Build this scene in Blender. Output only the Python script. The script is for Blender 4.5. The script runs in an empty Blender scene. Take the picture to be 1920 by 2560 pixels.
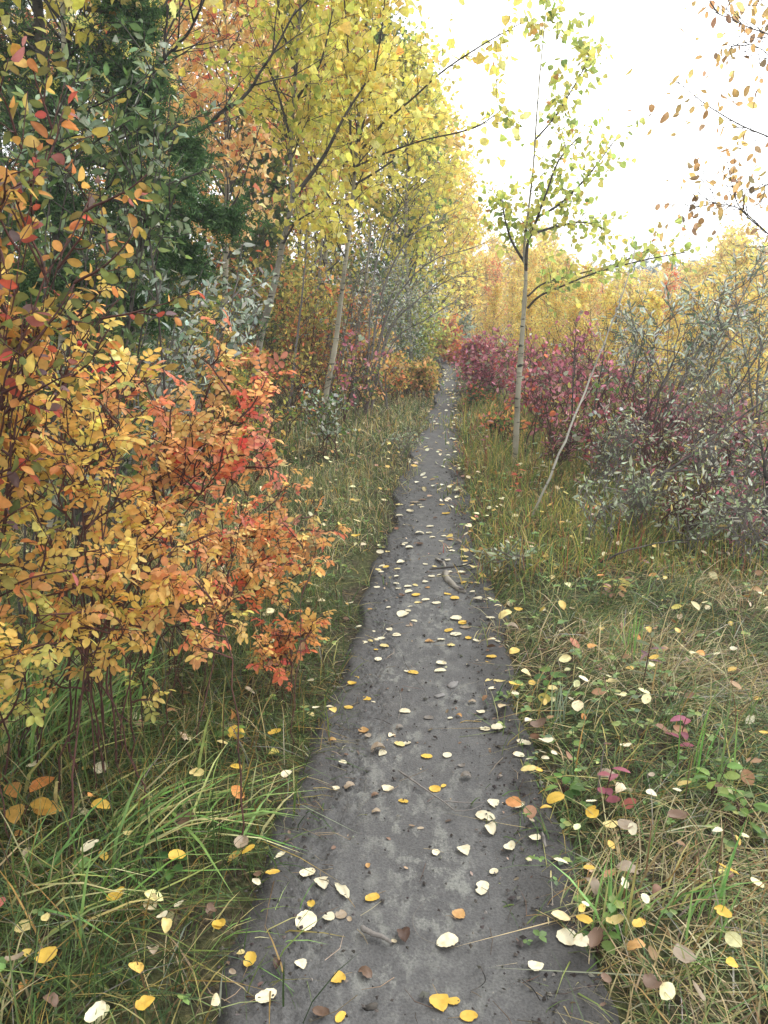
import bpy, math, numpy as np
from math import radians, sin, cos, pi
SC = bpy.context.scene
COL = SC.collection
RS = np.random.default_rng; HZTOP = 14.
def nrm(a): return a / np.maximum(np.linalg.norm(a, axis=-1, keepdims=True), 1e-9)
def lin(c):
    c = np.asarray(c, float) / 255.0
    return np.where(c <= .04045, c / 12.92, ((c + .055) / 1.055) ** 2.4)
def vnoise(x, y, s, seed):
    rr = RS(seed); n = 256; tb = rr.random((n, n)); x = x * s; y = y * s; xi = np.floor(x).astype(int); yi = np.floor(y).astype(int); fx = x - xi; fy = y - yi
    fx = fx * fx * (3 - 2 * fx); fy = fy * fy * (3 - 2 * fy); a = tb[xi % n, yi % n]; b = tb[(xi + 1) % n, yi % n]; c = tb[xi % n, (yi + 1) % n]; d = tb[(xi + 1) % n, (yi + 1) % n]
    return (a * (1 - fx) + b * fx) * (1 - fy) + (c * (1 - fx) + d * fx) * fy - .5
def sstep(a, b, x):
    t = np.clip((np.asarray(x, float) - a) / (b - a), 0, 1); return t * t * (3 - 2 * t)

# ------------------------------------------------------------------ camera geometry
PITCH, CH, FPX = radians(15.04), 1.5, 2010.0          # photo pixels 1920 x 2560
FW = np.array([0, cos(PITCH), -sin(PITCH)]); UPV = np.array([0, sin(PITCH), cos(PITCH)])
CAM = np.array([0, 0, CH])
DS = 1920 / 1659.0
def ray(x, y): return FW + np.array([1., 0, 0]) * (x - 960) / FPX + UPV * (1280 - y) / FPX
def depth(p): return float(np.dot(np.asarray(p) - CAM, FW))

# ------------------------------------------------------------------ terrain
_pt = [(2212,490,1270),(2100,515,1235),(1900,590,1188),(1700,682,1142),(1500,730,1105),(1350,780,1070),(1250,822,1035),
       (1100,858,1003),(1000,882,990),(900,930,988),(850,946,988),(800,958,987)]
_py, _pc, _ph = [], [], []
for y, l, r in _pt:
    a = ray(l * DS, y * DS); b = ray(r * DS, y * DS); k = CH / -a[2]
    _py.append(a[1] * k); _pc.append((a[0] + b[0]) / 2 * k); _ph.append((b[0] - a[0]) / 2 * k)
_py = [-3] + _py + [20, 23, 27, 34]; _pc = [_pc[0] - .1] + _pc + [1.45, 1.0, -.8, -5]; _ph = [_ph[0]] + _ph + [.2, .2, .2, .2]
def pathc(y): return np.interp(y, _py, _pc)
def pathh(y): return np.interp(y, _py, _ph)
def wob(x, y): return (np.sin(x * 2.3 + 1.1 * np.sin(y * 1.7)) * np.sin(y * 2.9 + .7 * x) * .5 + np.sin(x * 5.7 + y * 3.1) * .25 + np.sin(x * 9.1 - y * 7.3) * .12)
def terrain(x, y):
    x = np.asarray(x, float); y = np.asarray(y, float)
    dx = x - pathc(y); e = np.abs(dx) - pathh(y)
    z = .045 * sstep(0, .35, e) + wob(x, y) * .03 * sstep(.0, .6, e)
    z = z - 2.9 * sstep(2.2, 15, dx) + .35 * sstep(1.0, 6, -dx) - .9 * sstep(24, 60, y)
    return z
def G(x, y):                     # photo pixel -> point on the ground
    r = ray(x, y); k = CH / max(-r[2], 1e-3)
    for _ in range(30):
        p = CAM + r * k; k += (p[2] - float(terrain(p[0], p[1]))) / max(-r[2], .02) * .6
    return CAM + r * k
def AT(x, y, d):
    r = ray(x, y); return CAM + r * (d / r[1])
def GD(x, y): return G(x * DS, y * DS)           # same, in the coordinates of the 1659 x 2212 view
def AD(x, y, d): return AT(x * DS, y * DS, d)
def PX(d): return d / (FPX / DS)                 # metres per view pixel at distance d
def onground(xd, d):                             # ground under a view column at distance d
    x = (xd * DS - 960) / FPX * (d * cos(PITCH) + 1.4 * sin(PITCH)); return np.array([x, d, float(terrain(x, d))])

def pxs(pts, d, dd=0.):            # polyline given in view pixels at distance d (dd = extra depth towards its end)
    n = len(pts); return np.array([AD(x, y, d + dd * i / max(n - 1, 1)) for i, (x, y) in enumerate(pts)])
# ------------------------------------------------------------------ mesh building
class Geo:
    def __init__(s): s.V = []; s.F = []; s.C = []; s.n = 0
    def add(s, V, F, C=None):
        V = np.asarray(V, np.float32).reshape(-1, 3)
        if C is None: C = np.ones((len(V), 3), np.float32)
        s.V.append(V); s.C.append(np.asarray(C, np.float32).reshape(-1, 3))
        for f in (F if isinstance(F, list) else [F]): s.F.append(np.asarray(f, np.int64) + s.n)
        s.n += len(V)
    def build(s, name, mat, parent=None, origin=None, smooth=True):
        me = bpy.data.meshes.new(name)
        if s.n:
            V = np.concatenate(s.V)
            if origin is not None: V = V - np.asarray(origin, np.float32)
            me.vertices.add(len(V)); me.vertices.foreach_set('co', np.ascontiguousarray(V, np.float32).ravel())
            tot = np.concatenate([np.full(len(f), f.shape[1], np.int32) for f in s.F])
            li = np.concatenate([f.ravel() for f in s.F]).astype(np.int32)
            st = np.concatenate([[0], np.cumsum(tot)[:-1]]).astype(np.int32)
            me.loops.add(len(li)); me.polygons.add(len(tot))
            me.polygons.foreach_set('loop_start', st); me.loops.foreach_set('vertex_index', li)
            me.polygons.foreach_set('use_smooth', np.full(len(tot), smooth, bool))
            me.update(calc_edges=True)
            at = me.color_attributes.new('Col', 'FLOAT_COLOR', 'POINT')
            C = np.concatenate(s.C); at.data.foreach_set('color', np.concatenate([C, np.ones((len(C), 1), np.float32)], 1).ravel())
        me.materials.append(mat)
        o = bpy.data.objects.new(name, me); COL.objects.link(o)
        if parent is not None: o.parent = parent
        elif origin is not None: o.location = [float(v) for v in origin]
        return o
def tag(o, label=None, cat=None, group=None, kind=None):
    if label: o['label'] = label
    if cat: o['category'] = cat
    if group: o['group'] = group
    if kind: o['kind'] = kind
    return o
def thing(name, label, cat, loc, group=None):
    o = bpy.data.objects.new(name, None); COL.objects.link(o); o.empty_display_size = .1
    o.location = [float(v) for v in loc]; return tag(o, label, cat, group)
def dup(root, loc, rotz, sc, label, group):
    r = root.copy(); COL.objects.link(r); r.location = [float(v) for v in loc]; r.rotation_euler = (0, 0, rotz); r.scale = (sc[0], sc[0], sc[1]) if isinstance(sc, tuple) else (sc, sc, sc)
    tag(r, label, None, group)
    for ch in list(root.children):
        c = ch.copy(); COL.objects.link(c); c.parent = r
    return r

def spline(ctrl, n):
    c = np.asarray(ctrl, float)
    if len(c) == 2: return c[0] + (c[1] - c[0]) * np.linspace(0, 1, n)[:, None]
    p = np.vstack([2 * c[0] - c[1], c, 2 * c[-1] - c[-2]])
    u = np.linspace(0, len(c) - 1 - 1e-6, n); i = u.astype(int); t = (u - i)[:, None]
    a, b, d, e = p[i], p[i + 1], p[i + 2], p[i + 3]
    return .5 * (2 * b + (d - a) * t + (2 * a - 5 * b + 4 * d - e) * t ** 2 + (3 * b - a - 3 * d + e) * t ** 3)
def tubes(g, P, R, sides=4, col=(1, 1, 1)):
    P = np.asarray(P, float); B, N, _ = P.shape; R = np.broadcast_to(np.asarray(R, float), (B, N))
    T = nrm(np.gradient(P, axis=1)); ax = nrm(P[:, -1] - P[:, 0])
    ref = np.zeros((B, 3)); ref[np.arange(B), np.argmin(np.abs(ax), 1)] = 1
    U = nrm(np.cross(T, ref[:, None, :])); W = np.cross(T, U)
    a = np.arange(sides) * 2 * pi / sides
    V = P[:, :, None, :] + R[:, :, None, None] * (np.cos(a)[None, None, :, None] * U[:, :, None, :] + np.sin(a)[None, None, :, None] * W[:, :, None, :])
    b, j, k = np.meshgrid(np.arange(B), np.arange(N - 1), np.arange(sides), indexing='ij')
    o = b * N * sides; k2 = (k + 1) % sides
    F = np.stack([o + j * sides + k, o + j * sides + k2, o + (j + 1) * sides + k2, o + (j + 1) * sides + k], -1).reshape(-1, 4)
    cap = (np.arange(B)[:, None] * N * sides + (N - 1) * sides + np.arange(sides)[None, :])
    C = np.broadcast_to(np.asarray(col, np.float32), (V.reshape(-1, 3).shape))
    g.add(V.reshape(-1, 3), [F, cap], C)
def grow(r, P, k, t0, t1, length, ang, up=0., n=6, wig=.12):
    B, N, _ = P.shape
    t = t0 + (t1 - t0) * ((np.arange(k)[None] + r.random((B, k))) / k)
    x = t * (N - 1) * .9999; i = x.astype(int); f = (x - i)[..., None]
    bi = np.arange(B)[:, None]
    pos = P[bi, i] * (1 - f) + P[bi, i + 1] * f; tan = nrm(P[bi, i + 1] - P[bi, i])
    q = r.normal(size=(B, k, 3)); perp = nrm(q - (q * tan).sum(-1, keepdims=True) * tan)
    a = radians(ang) * (1 + .25 * r.normal(size=(B, k, 1)))
    d = np.cos(a) * tan + np.sin(a) * perp
    L = (length(t) if callable(length) else np.full(t.shape, length)) * (.6 + .8 * r.random(t.shape))
    out = [pos]
    for j in range(n - 1):
        d = nrm(d + np.array([0, 0, up / (n - 1)]) + wig * r.normal(size=d.shape)); pos = pos + d * (L / (n - 1))[..., None]; out.append(pos)
    return np.stack(out, 2).reshape(B * k, n, 3), t.ravel()
def along(r, Q, m, tmin=.15, tmax=1.):
    B, N, _ = Q.shape; t = tmin + (tmax - tmin) * ((np.arange(m)[None] + r.random((B, m))) / m)
    x = t * (N - 1) * .9999; i = x.astype(int); f = (x - i)[..., None]; bi = np.arange(B)[:, None]
    pos = Q[bi, i] * (1 - f) + Q[bi, i + 1] * f; tan = nrm(Q[bi, i + 1] - Q[bi, i])
    q = r.normal(size=pos.shape); perp = nrm(q - (q * tan).sum(-1, keepdims=True) * tan)
    return pos.reshape(-1, 3), tan.reshape(-1, 3), perp.reshape(-1, 3)
# leaf outlines: (u along, v across) of one side, base to tip
PROF = {'round': [(0, 0), (.06, .34), (.3, .5), (.62, .40), (.84, .2), (1, 0)], 'oval': [(0, 0), (.12, .26), (.38, .48), (.66, .46), (.88, .26), (1, 0)],
        'lance': [(0, 0), (.18, .32), (.42, .5), (.66, .38), (.85, .18), (1, 0)]}
def cards(g, P, D, Nn, L, W, col, lod='mid', shape='round', fold=.25, bend=-.15):
    D = nrm(D); B = nrm(np.cross(Nn, D)); Nn = np.cross(D, B); n = len(P)
    L = np.broadcast_to(np.asarray(L, float), (n,)); W = np.broadcast_to(np.asarray(W, float), (n,)); bend = np.broadcast_to(np.asarray(bend, float), (n,))
    pr = PROF[shape]
    if lod == 'far': U = [(0, 0), (.42, .5), (1, 0), (.42, -.5)]; F = [[0, 1, 2], [0, 2, 3]]
    elif lod == 'mid':
        a, b = pr[1], pr[3]; a = (.22, .44) if shape != 'round' else (.15, .46)
        U = [(0, 0), a, b, (1, 0), (b[0], -b[1]), (a[0], -a[1])]; F = [[0, 1, 2, 3], [0, 3, 4, 5]]
    else:
        U = [(0, 0)] + [p for p in pr[1:5]] + [(1, 0)] + [(p[0], -p[1]) for p in pr[4:0:-1]] + [(p[0], 0) for p in pr[1:5]]
        # 0 base, 1-4 right, 5 tip, 6-9 left (top to bottom), 10-13 midrib
        F = [[0, 1, 10, 10], [1, 2, 11, 10], [2, 3, 12, 11], [3, 4, 13, 12], [4, 5, 13, 13], [0, 10, 9, 9], [10, 11, 8, 9], [11, 12, 7, 8], [12, 13, 6, 7], [13, 5, 6, 6]]
    U = np.array(U); u = U[:, 0]; v = U[:, 1]
    V = P[:, None] + D[:, None] * (u[None] * L[:, None])[..., None] + B[:, None] * (v[None] * W[:, None])[..., None] \
        + Nn[:, None] * ((fold * np.abs(v))[None] * W[:, None] + (u ** 2)[None] * (bend * L)[:, None])[..., None]
    m = len(U); off = (np.arange(n) * m)[:, None, None]
    fl = []
    for k in (3, 4):
        ff = [list(dict.fromkeys(f)) for f in F]; ff = [f for f in ff if len(f) == k]
        if ff: fl.append((np.array(ff)[None] + off).reshape(-1, k))
    CC = np.repeat(col, m, axis=0).reshape(n, m, 3)
    if lod == 'near':                # browned tips and paler midribs on the larger leaves
        rr = RS(n * 7 + 1); q = rr.random(n) < .3; CC[:, 10:14] *= 1.12; CC[np.ix_(q, [4, 5, 6])] *= np.array([.66, .52, .42]); q = rr.random(n) < .2; CC[np.ix_(q, [2, 3])] *= np.array([.8, .7, .6]); CC = np.clip(CC, 0, .95)
    g.add(V.reshape(-1, 3), fl, CC.reshape(-1, 3))
def pick(r, pal, n, jit=.13):
    w = np.array([p[0] for p in pal], float); c = np.array([lin(p[1]) for p in pal])
    lum = (c * [.3, .59, .11]).sum(1, keepdims=True); c = (c * .9 + lum * .1) * 1.12
    i = r.choice(len(pal), n, p=w / w.sum()); k = c[i] * (1 + jit * r.normal(size=(n, 1))) * (1 + .06 * r.normal(size=(n, 3)))
    return np.clip(k, .004, .92)
def leafy(g, r, Q, m, size, pal, lod='mid', shape='round', ratio=.95, tmin=.15, droop=.6, pet=.5, out=.8, fw=.3, jit=.13, svar=.25):
    P, T, X = along(r, Q, m, tmin); n = len(P)
    D = nrm(X * out + T * fw + np.array([0, 0, -droop]) * (.5 + r.random((n, 1))) + .25 * r.normal(size=(n, 3)))
    Nn = np.cross(D, nrm(r.normal(size=(n, 3)))) + np.array([0, 0, .35])
    L = size * np.clip(1 + svar * r.normal(size=n), .4, 1.7)
    cards(g, P + nrm(X + T * .4) * (pet * L)[:, None] * .8, D, Nn, L, L * ratio * (.9 + .2 * r.random(n)), pick(r, pal, n, jit), lod, shape, .25, -.2 + .2 * r.normal(size=n))
def pinnate(g, r, Q, m, size, pal, npair=3, lod='near', tmin=.2, sg=None):
    P, T, X = along(r, Q, m, tmin); n = len(P)
    D = nrm(X * .9 + T * .55 + np.array([0, 0, .05])); N0 = np.array([0, 0, 1.]) + .45 * r.normal(size=(n, 3)); B = nrm(np.cross(N0, D)); N0 = np.cross(D, B)
    L = size * np.clip(1 + .22 * r.normal(size=n), .5, 1.5); base = pick(r, pal, n, .1)
    R0 = P + D * (L * .5)[:, None]
    if sg is not None:
        e = P + D * (L * (.55 + .62 * npair))[:, None] - np.array([0, 0, 1]) * (L * .25)[:, None]
        tubes(sg, np.stack([P, (P + e) / 2 + N0 * (L * .1)[:, None], e], 1), np.array([.0012, .001, .0006]), 3)
    for j in range(npair):
        for s in (-1, 1):
            pos = R0 + D * (L * .62 * j)[:, None] - np.array([0, 0, 1]) * (L * .05 * j * j)[:, None]
            dd = nrm(D * .5 + s * B + .12 * r.normal(size=(n, 3)) - np.array([0, 0, .15]))
            LL = L * (.85 + .12 * j) * (.85 + .3 * r.random(n)); keep = r.random(n) > .08
            c = np.clip(base * (1 + .12 * r.normal(size=(n, 1))), .004, .9)
            cards(g, pos[keep], dd[keep], (N0 + .3 * r.normal(size=(n, 3)))[keep], LL[keep], LL[keep] * .58, c[keep], lod, 'oval', .22, -.18 + .15 * r.normal(size=keep.sum()))
    pos = R0 + D * (L * .62 * (npair - .4))[:, None]
    cards(g, pos, nrm(D - np.array([0, 0, .3])), N0 + .2 * r.normal(size=(n, 3)), L * 1.1, L * .68, base, lod, 'oval', .22, -.2)

# ------------------------------------------------------------------ materials
def newmat(name):
    m = bpy.data.materials.new(name); m.use_nodes = True; nt = m.node_tree; b = nt.nodes['Principled BSDF']; return m, nt, b
def nd(nt, t, **k):
    n = nt.nodes.new(t)
    for a, v in k.items():
        if a in n.inputs.keys(): n.inputs[a].default_value = v
        else: setattr(n, a, v)
    return n
def ramp(nt, fac, stops):
    n = nt.nodes.new('ShaderNodeValToRGB'); e = n.color_ramp.elements
    while len(e) < len(stops): e.new(.5)
    for q, (p, c) in zip(e, stops): q.position = p; q.color = (*c, 1)
    nt.links.new(fac, n.inputs[0]); return n.outputs[0]
def mixc(nt, a, b, fac, mode='MIX'):
    n = nt.nodes.new('ShaderNodeMix'); n.data_type = 'RGBA'; n.blend_type = mode
    for s, v in ((n.inputs[6], a), (n.inputs[7], b), (n.inputs[0], fac)):
        if isinstance(v, bpy.types.NodeSocket): nt.links.new(v, s)
        else: s.default_value = v if isinstance(v, float) else (*v, 1)
    return n.outputs[2]
def leafmat(name, trans=.35, rough=.5, spots=False, spec=.35):
    m, nt, b = newmat(name); at = nd(nt, 'ShaderNodeAttribute', attribute_name='Col'); c = at.outputs['Color']
    tc = nd(nt, 'ShaderNodeTexCoord')
    nz = nd(nt, 'ShaderNodeTexNoise', Scale=70. if spots else 45., Detail=3.); nt.links.new(tc.outputs['Object'], nz.inputs[0])
    v = ramp(nt, nz.outputs[0], [(.3, (.78, .76, .72)), (.7, (1.12, 1.12, 1.12))]); c = mixc(nt, c, v, 1., 'MULTIPLY')
    if spots:
        oi = nd(nt, 'ShaderNodeObjectInfo'); va = nd(nt, 'ShaderNodeVectorMath', operation='ADD')
        nt.links.new(tc.outputs['Object'], va.inputs[0]); nt.links.new(oi.outputs['Random'], va.inputs[1])
        n2 = nd(nt, 'ShaderNodeTexNoise', Scale=95., Detail=4.); nt.links.new(va.outputs[0], n2.inputs[0])
        f = ramp(nt, n2.outputs[0], [(.64, (0, 0, 0)), (.72, (.6, .6, .6))]); c = mixc(nt, c, (.13, .075, .03), f)
        vr = nd(nt, 'ShaderNodeHueSaturation'); mp = nd(nt, 'ShaderNodeMapRange'); mp.inputs[3].default_value = .82; mp.inputs[4].default_value = 1.1
        nt.links.new(oi.outputs['Random'], mp.inputs[0]); nt.links.new(mp.outputs[0], vr.inputs['Value']); nt.links.new(c, vr.inputs['Color']); c = vr.outputs[0]
    nt.links.new(c, b.inputs['Base Color']); b.inputs['Roughness'].default_value = rough; b.inputs['Specular IOR Level'].default_value = spec
    if trans:
        tr = nd(nt, 'ShaderNodeBsdfTranslucent'); nt.links.new(c, tr.inputs[0]); mx = nd(nt, 'ShaderNodeMixShader'); mx.inputs[0].default_value = trans
        nt.links.new(b.outputs[0], mx.inputs[1]); nt.links.new(tr.outputs[0], mx.inputs[2]); nt.links.new(mx.outputs[0], nt.nodes['Material Output'].inputs[0])
    return m
LEAF = leafmat('autumn leaf', .6, .55, False, .25); NEEDLE = leafmat('needle', .2, .6, False, .12); BLADE = leafmat('grass blade', .3, .5); FALLEN = leafmat('fallen leaf', .12, .55, True)
def barkmat(name, c1, c2, cmark, thr=.62, sc=1., bump=.4):
    m, nt, b = newmat(name); tc = nd(nt, 'ShaderNodeTexCoord')
    mp = nd(nt, 'ShaderNodeMapping'); mp.inputs['Scale'].default_value = (9 * sc, 9 * sc, 38 * sc); nt.links.new(tc.outputs['Object'], mp.inputs[0])
    n1 = nd(nt, 'ShaderNodeTexNoise', Scale=1., Detail=4.); nt.links.new(mp.outputs[0], n1.inputs[0])
    n2 = nd(nt, 'ShaderNodeTexNoise', Scale=3.5 * sc, Detail=3.); nt.links.new(tc.outputs['Object'], n2.inputs[0])
    base = ramp(nt, n2.outputs[0], [(.35, c1), (.65, c2)])
    f = ramp(nt, n1.outputs[0], [(thr, (0, 0, 0)), (thr + .06, (1, 1, 1))]); c = mixc(nt, base, cmark, f)
    nt.links.new(c, b.inputs['Base Color']); b.inputs['Roughness'].default_value = .75; b.inputs['Specular IOR Level'].default_value = .2
    bp = nd(nt, 'ShaderNodeBump', Strength=bump, Distance=.004); nt.links.new(n1.outputs[0], bp.inputs['Height']); nt.links.new(bp.outputs[0], b.inputs['Normal'])
    return m
ASPEN = barkmat('pale aspen bark', lin((134, 130, 112)), lin((180, 174, 154)), (.03, .028, .024), .575, .8)
ASPEND = barkmat('grey aspen bark', lin((110, 105, 92)), lin((150, 146, 130)), (.025, .022, .02), .57)
PALED = barkmat('pale dead sapling bark', lin((150, 146, 134)), lin((190, 185, 172)), (.08, .07, .06), .6)
DARKB = barkmat('dark bark', (.05, .043, .036), (.10, .09, .075), (.02, .018, .015), .55)
GREYB = barkmat('grey shrub bark', (.12, .11, .095), (.22, .2, .18), (.04, .035, .03), .6)
REDB = barkmat('red twig bark', (.06, .026, .022), (.11, .05, .04), (.03, .018, .014), .6)
DEADB = barkmat('weathered dead wood', lin((98, 93, 85)), lin((146, 140, 128)), (.06, .05, .045), .6)
def flatmat(name, c, rough=.4):
    m, nt, b = newmat(name); tc = nd(nt, 'ShaderNodeTexCoord'); nz = nd(nt, 'ShaderNodeTexNoise', Scale=60.); nt.links.new(tc.outputs['Object'], nz.inputs[0])
    nt.links.new(ramp(nt, nz.outputs[0], [(.3, tuple(v * .75 for v in c)), (.7, c)]), b.inputs['Base Color']); b.inputs['Roughness'].default_value = rough; return m
HIP = flatmat('rose hip skin', (.42, .03, .015), .3)
def soil():
    m, nt, b = newmat('forest soil'); tc = nd(nt, 'ShaderNodeTexCoord')
    a = nd(nt, 'ShaderNodeTexNoise', Scale=5., Detail=6.); nt.links.new(tc.outputs['Object'], a.inputs[0])
    q = nd(nt, 'ShaderNodeTexNoise', Scale=60., Detail=6.); nt.links.new(tc.outputs['Object'], q.inputs[0])
    c1 = ramp(nt, q.outputs[0], [(.3, (.018, .014, .009)), (.55, (.055, .045, .028)), (.72, (.15, .12, .07))])
    c2 = ramp(nt, q.outputs[0], [(.3, (.025, .03, .012)), (.6, (.07, .075, .03)), (.75, (.16, .13, .06))])
    nt.links.new(mixc(nt, c1, c2, ramp(nt, a.outputs[0], [(.42, (0, 0, 0)), (.58, (1, 1, 1))])), b.inputs['Base Color']); b.inputs['Roughness'].default_value = .95; b.inputs['Specular IOR Level'].default_value = .1
    bp = nd(nt, 'ShaderNodeBump', Strength=.8, Distance=.02); nt.links.new(q.outputs[0], bp.inputs['Height']); nt.links.new(bp.outputs[0], b.inputs['Normal']); return m
def dirt():
    m, nt, b = newmat('trodden grey dirt'); tc = nd(nt, 'ShaderNodeTexCoord'); o = tc.outputs['Object']
    mp = nd(nt, 'ShaderNodeMapping'); mp.inputs['Scale'].default_value = (1, .6, 1); nt.links.new(o, mp.inputs[0])
    big = nd(nt, 'ShaderNodeTexNoise', Scale=2.6, Detail=5., Roughness=.6); nt.links.new(mp.outputs[0], big.inputs[0])
    mid = nd(nt, 'ShaderNodeTexNoise', Scale=21., Detail=10., Roughness=.74); nt.links.new(mp.outputs[0], mid.inputs[0])
    fine = nd(nt, 'ShaderNodeTexNoise', Scale=160., Detail=4.); nt.links.new(o, fine.inputs[0])
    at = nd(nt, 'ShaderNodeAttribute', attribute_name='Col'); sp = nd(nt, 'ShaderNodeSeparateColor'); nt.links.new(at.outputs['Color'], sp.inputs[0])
    c = ramp(nt, mid.outputs[0], [(.25, (.08, .079, .077)), (.5, (.104, .1025, .099)), (.75, (.13, .128, .122))])
    md = nd(nt, 'ShaderNodeMath', operation='MULTIPLY'); nt.links.new(ramp(nt, big.outputs[0], [(.42, (0, 0, 0)), (.56, (1, 1, 1))]), md.inputs[0]); nt.links.new(ramp(nt, mid.outputs[0], [(.5, (0, 0, 0)), (.57, (1, 1, 1))]), md.inputs[1])
    m2 = nd(nt, 'ShaderNodeMath', operation='MULTIPLY'); nt.links.new(md.outputs[0], m2.inputs[0]); nt.links.new(sp.outputs[0], m2.inputs[1])
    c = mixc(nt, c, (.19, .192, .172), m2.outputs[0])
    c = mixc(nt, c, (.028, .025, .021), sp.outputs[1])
    c = mixc(nt, c, ramp(nt, fine.outputs[0], [(.32, (.75, .75, .75)), (.55, (1.03, 1.03, 1.03)), (.75, (1.18, 1.18, 1.18))]), 1., 'MULTIPLY')
    nt.links.new(c, b.inputs['Base Color']); b.inputs['Roughness'].default_value = .9; b.inputs['Specular IOR Level'].default_value = .2
    ad = nd(nt, 'ShaderNodeMath', operation='ADD'); nt.links.new(fine.outputs[0], ad.inputs[0]); nt.links.new(mid.outputs[0], ad.inputs[1])
    bp = nd(nt, 'ShaderNodeBump', Strength=.55, Distance=.006); nt.links.new(ad.outputs[0], bp.inputs['Height']); nt.links.new(bp.outputs[0], b.inputs['Normal']); return m
SOIL = soil(); DIRT = dirt(); STONE = barkmat('grey stone', (.16, .155, .15), (.25, .24, .225), (.1, .095, .09), .62, .6)

# ------------------------------------------------------------------ ground and path
def sheet(xs, ys, zf, cf=None):
    X, Y = np.meshgrid(xs, ys); V = np.stack([X, Y, zf(X, Y)], -1).reshape(-1, 3); nx, ny = len(xs), len(ys)
    i, j = np.meshgrid(np.arange(nx - 1), np.arange(ny - 1)); a = (j * nx + i).ravel(); return V, np.stack([a, a + 1, a + nx + 1, a + nx], -1)
g = Geo()
xs = np.concatenate([-np.geomspace(400, 3.05, 40), np.arange(-3, 4.51, .06), np.geomspace(4.6, 400, 50)])
ys = np.concatenate([np.linspace(-40, 0, 12), np.arange(.3, 12, .06), np.arange(12, 30, .3), np.geomspace(30.5, 420, 40)])
V, F = sheet(xs, ys, lambda X, Y: terrain(X, Y) - .035 * (1 - sstep(-.1, .03, np.abs(X - pathc(Y)) - pathh(Y) * 1.0)))
g.add(V, F); tag(g.build('ground', SOIL), kind='structure')
g = Geo()
r = RS(3)
ys = np.concatenate([np.arange(.6, 8, .012), np.arange(8, 27, .05)]); ss = np.linspace(-1.28, 1.28, 96)
S, Y = np.meshgrid(ss, ys); H = pathh(Y); X = pathc(Y) + S * H + .03 * np.sin(Y * 3.1 + 2 * S) * np.abs(S) + .015 * np.sin(Y * 11 + 5 * S)
rough = .35 + .9 * sstep(.45, .95, np.abs(S)) + .7 * sstep(.35, .6, -S) * (1 - sstep(.9, 1.1, -S))
Z = .010 * vnoise(X, Y, 6, 1) + rough * (.007 * vnoise(X, Y, 23, 2) + .006 * vnoise(X, Y, 55, 4))
tread = sstep(.45, .55, -S) * (1 - sstep(.82, .92, -S)) * sstep(-.12, .1, vnoise(X, Y, 1.3, 9)) * (1 - sstep(5, 8, Y))
ph = X * 2 * pi / .03 + np.sin(Y * 2 * pi / .09) * .8
Z = Z - .004 * tread + .006 * tread * np.clip(np.sin(Y * 2 * pi / .038) * np.sin(ph) * 2, -1, 1)
Z = Z + .008 - .014 * (1 - np.abs(S)) * 0 - .06 * sstep(.98, 1.28, np.abs(S)) + .02 * sstep(.6, 1., np.abs(S))
def pathz(X, Y): return terrain(X, Y)
V = np.stack([X, Y, terrain(X, Y) * 0 + .0 - .9 * sstep(24, 60, Y) + Z], -1).reshape(-1, 3)
nx, ny = len(ss), len(ys); i, j = np.meshgrid(np.arange(nx - 1), np.arange(ny - 1)); a = (j * nx + i).ravel()
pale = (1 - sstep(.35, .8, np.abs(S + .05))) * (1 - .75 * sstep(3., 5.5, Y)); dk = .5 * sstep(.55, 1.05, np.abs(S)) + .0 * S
PTOP = V[:, 2].reshape(ny, nx)
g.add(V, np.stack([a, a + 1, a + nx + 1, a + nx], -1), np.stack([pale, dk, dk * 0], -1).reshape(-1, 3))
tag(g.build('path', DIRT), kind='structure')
def surf(x, y):                  # top of path or ground
    return float(np.where(np.abs(x - pathc(y)) < pathh(y), .012, terrain(x, y)))

YS_ = ys.copy()
def ptop(x, y, rad=.02):
    j = int(np.searchsorted(YS_, y)); i = int(np.clip(((x - pathc(y)) / pathh(y) + 1.28) / 2.56 * 95, 0, 95)); k = max(1, int(rad / .012)); m = max(1, int(rad / (2.56 * pathh(y) / 95)))
    b = PTOP[max(j - k, 0):j + k + 1, max(i - m, 0):i + m + 1]; return float(np.percentile(b, 85)) if b.size else .012
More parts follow.
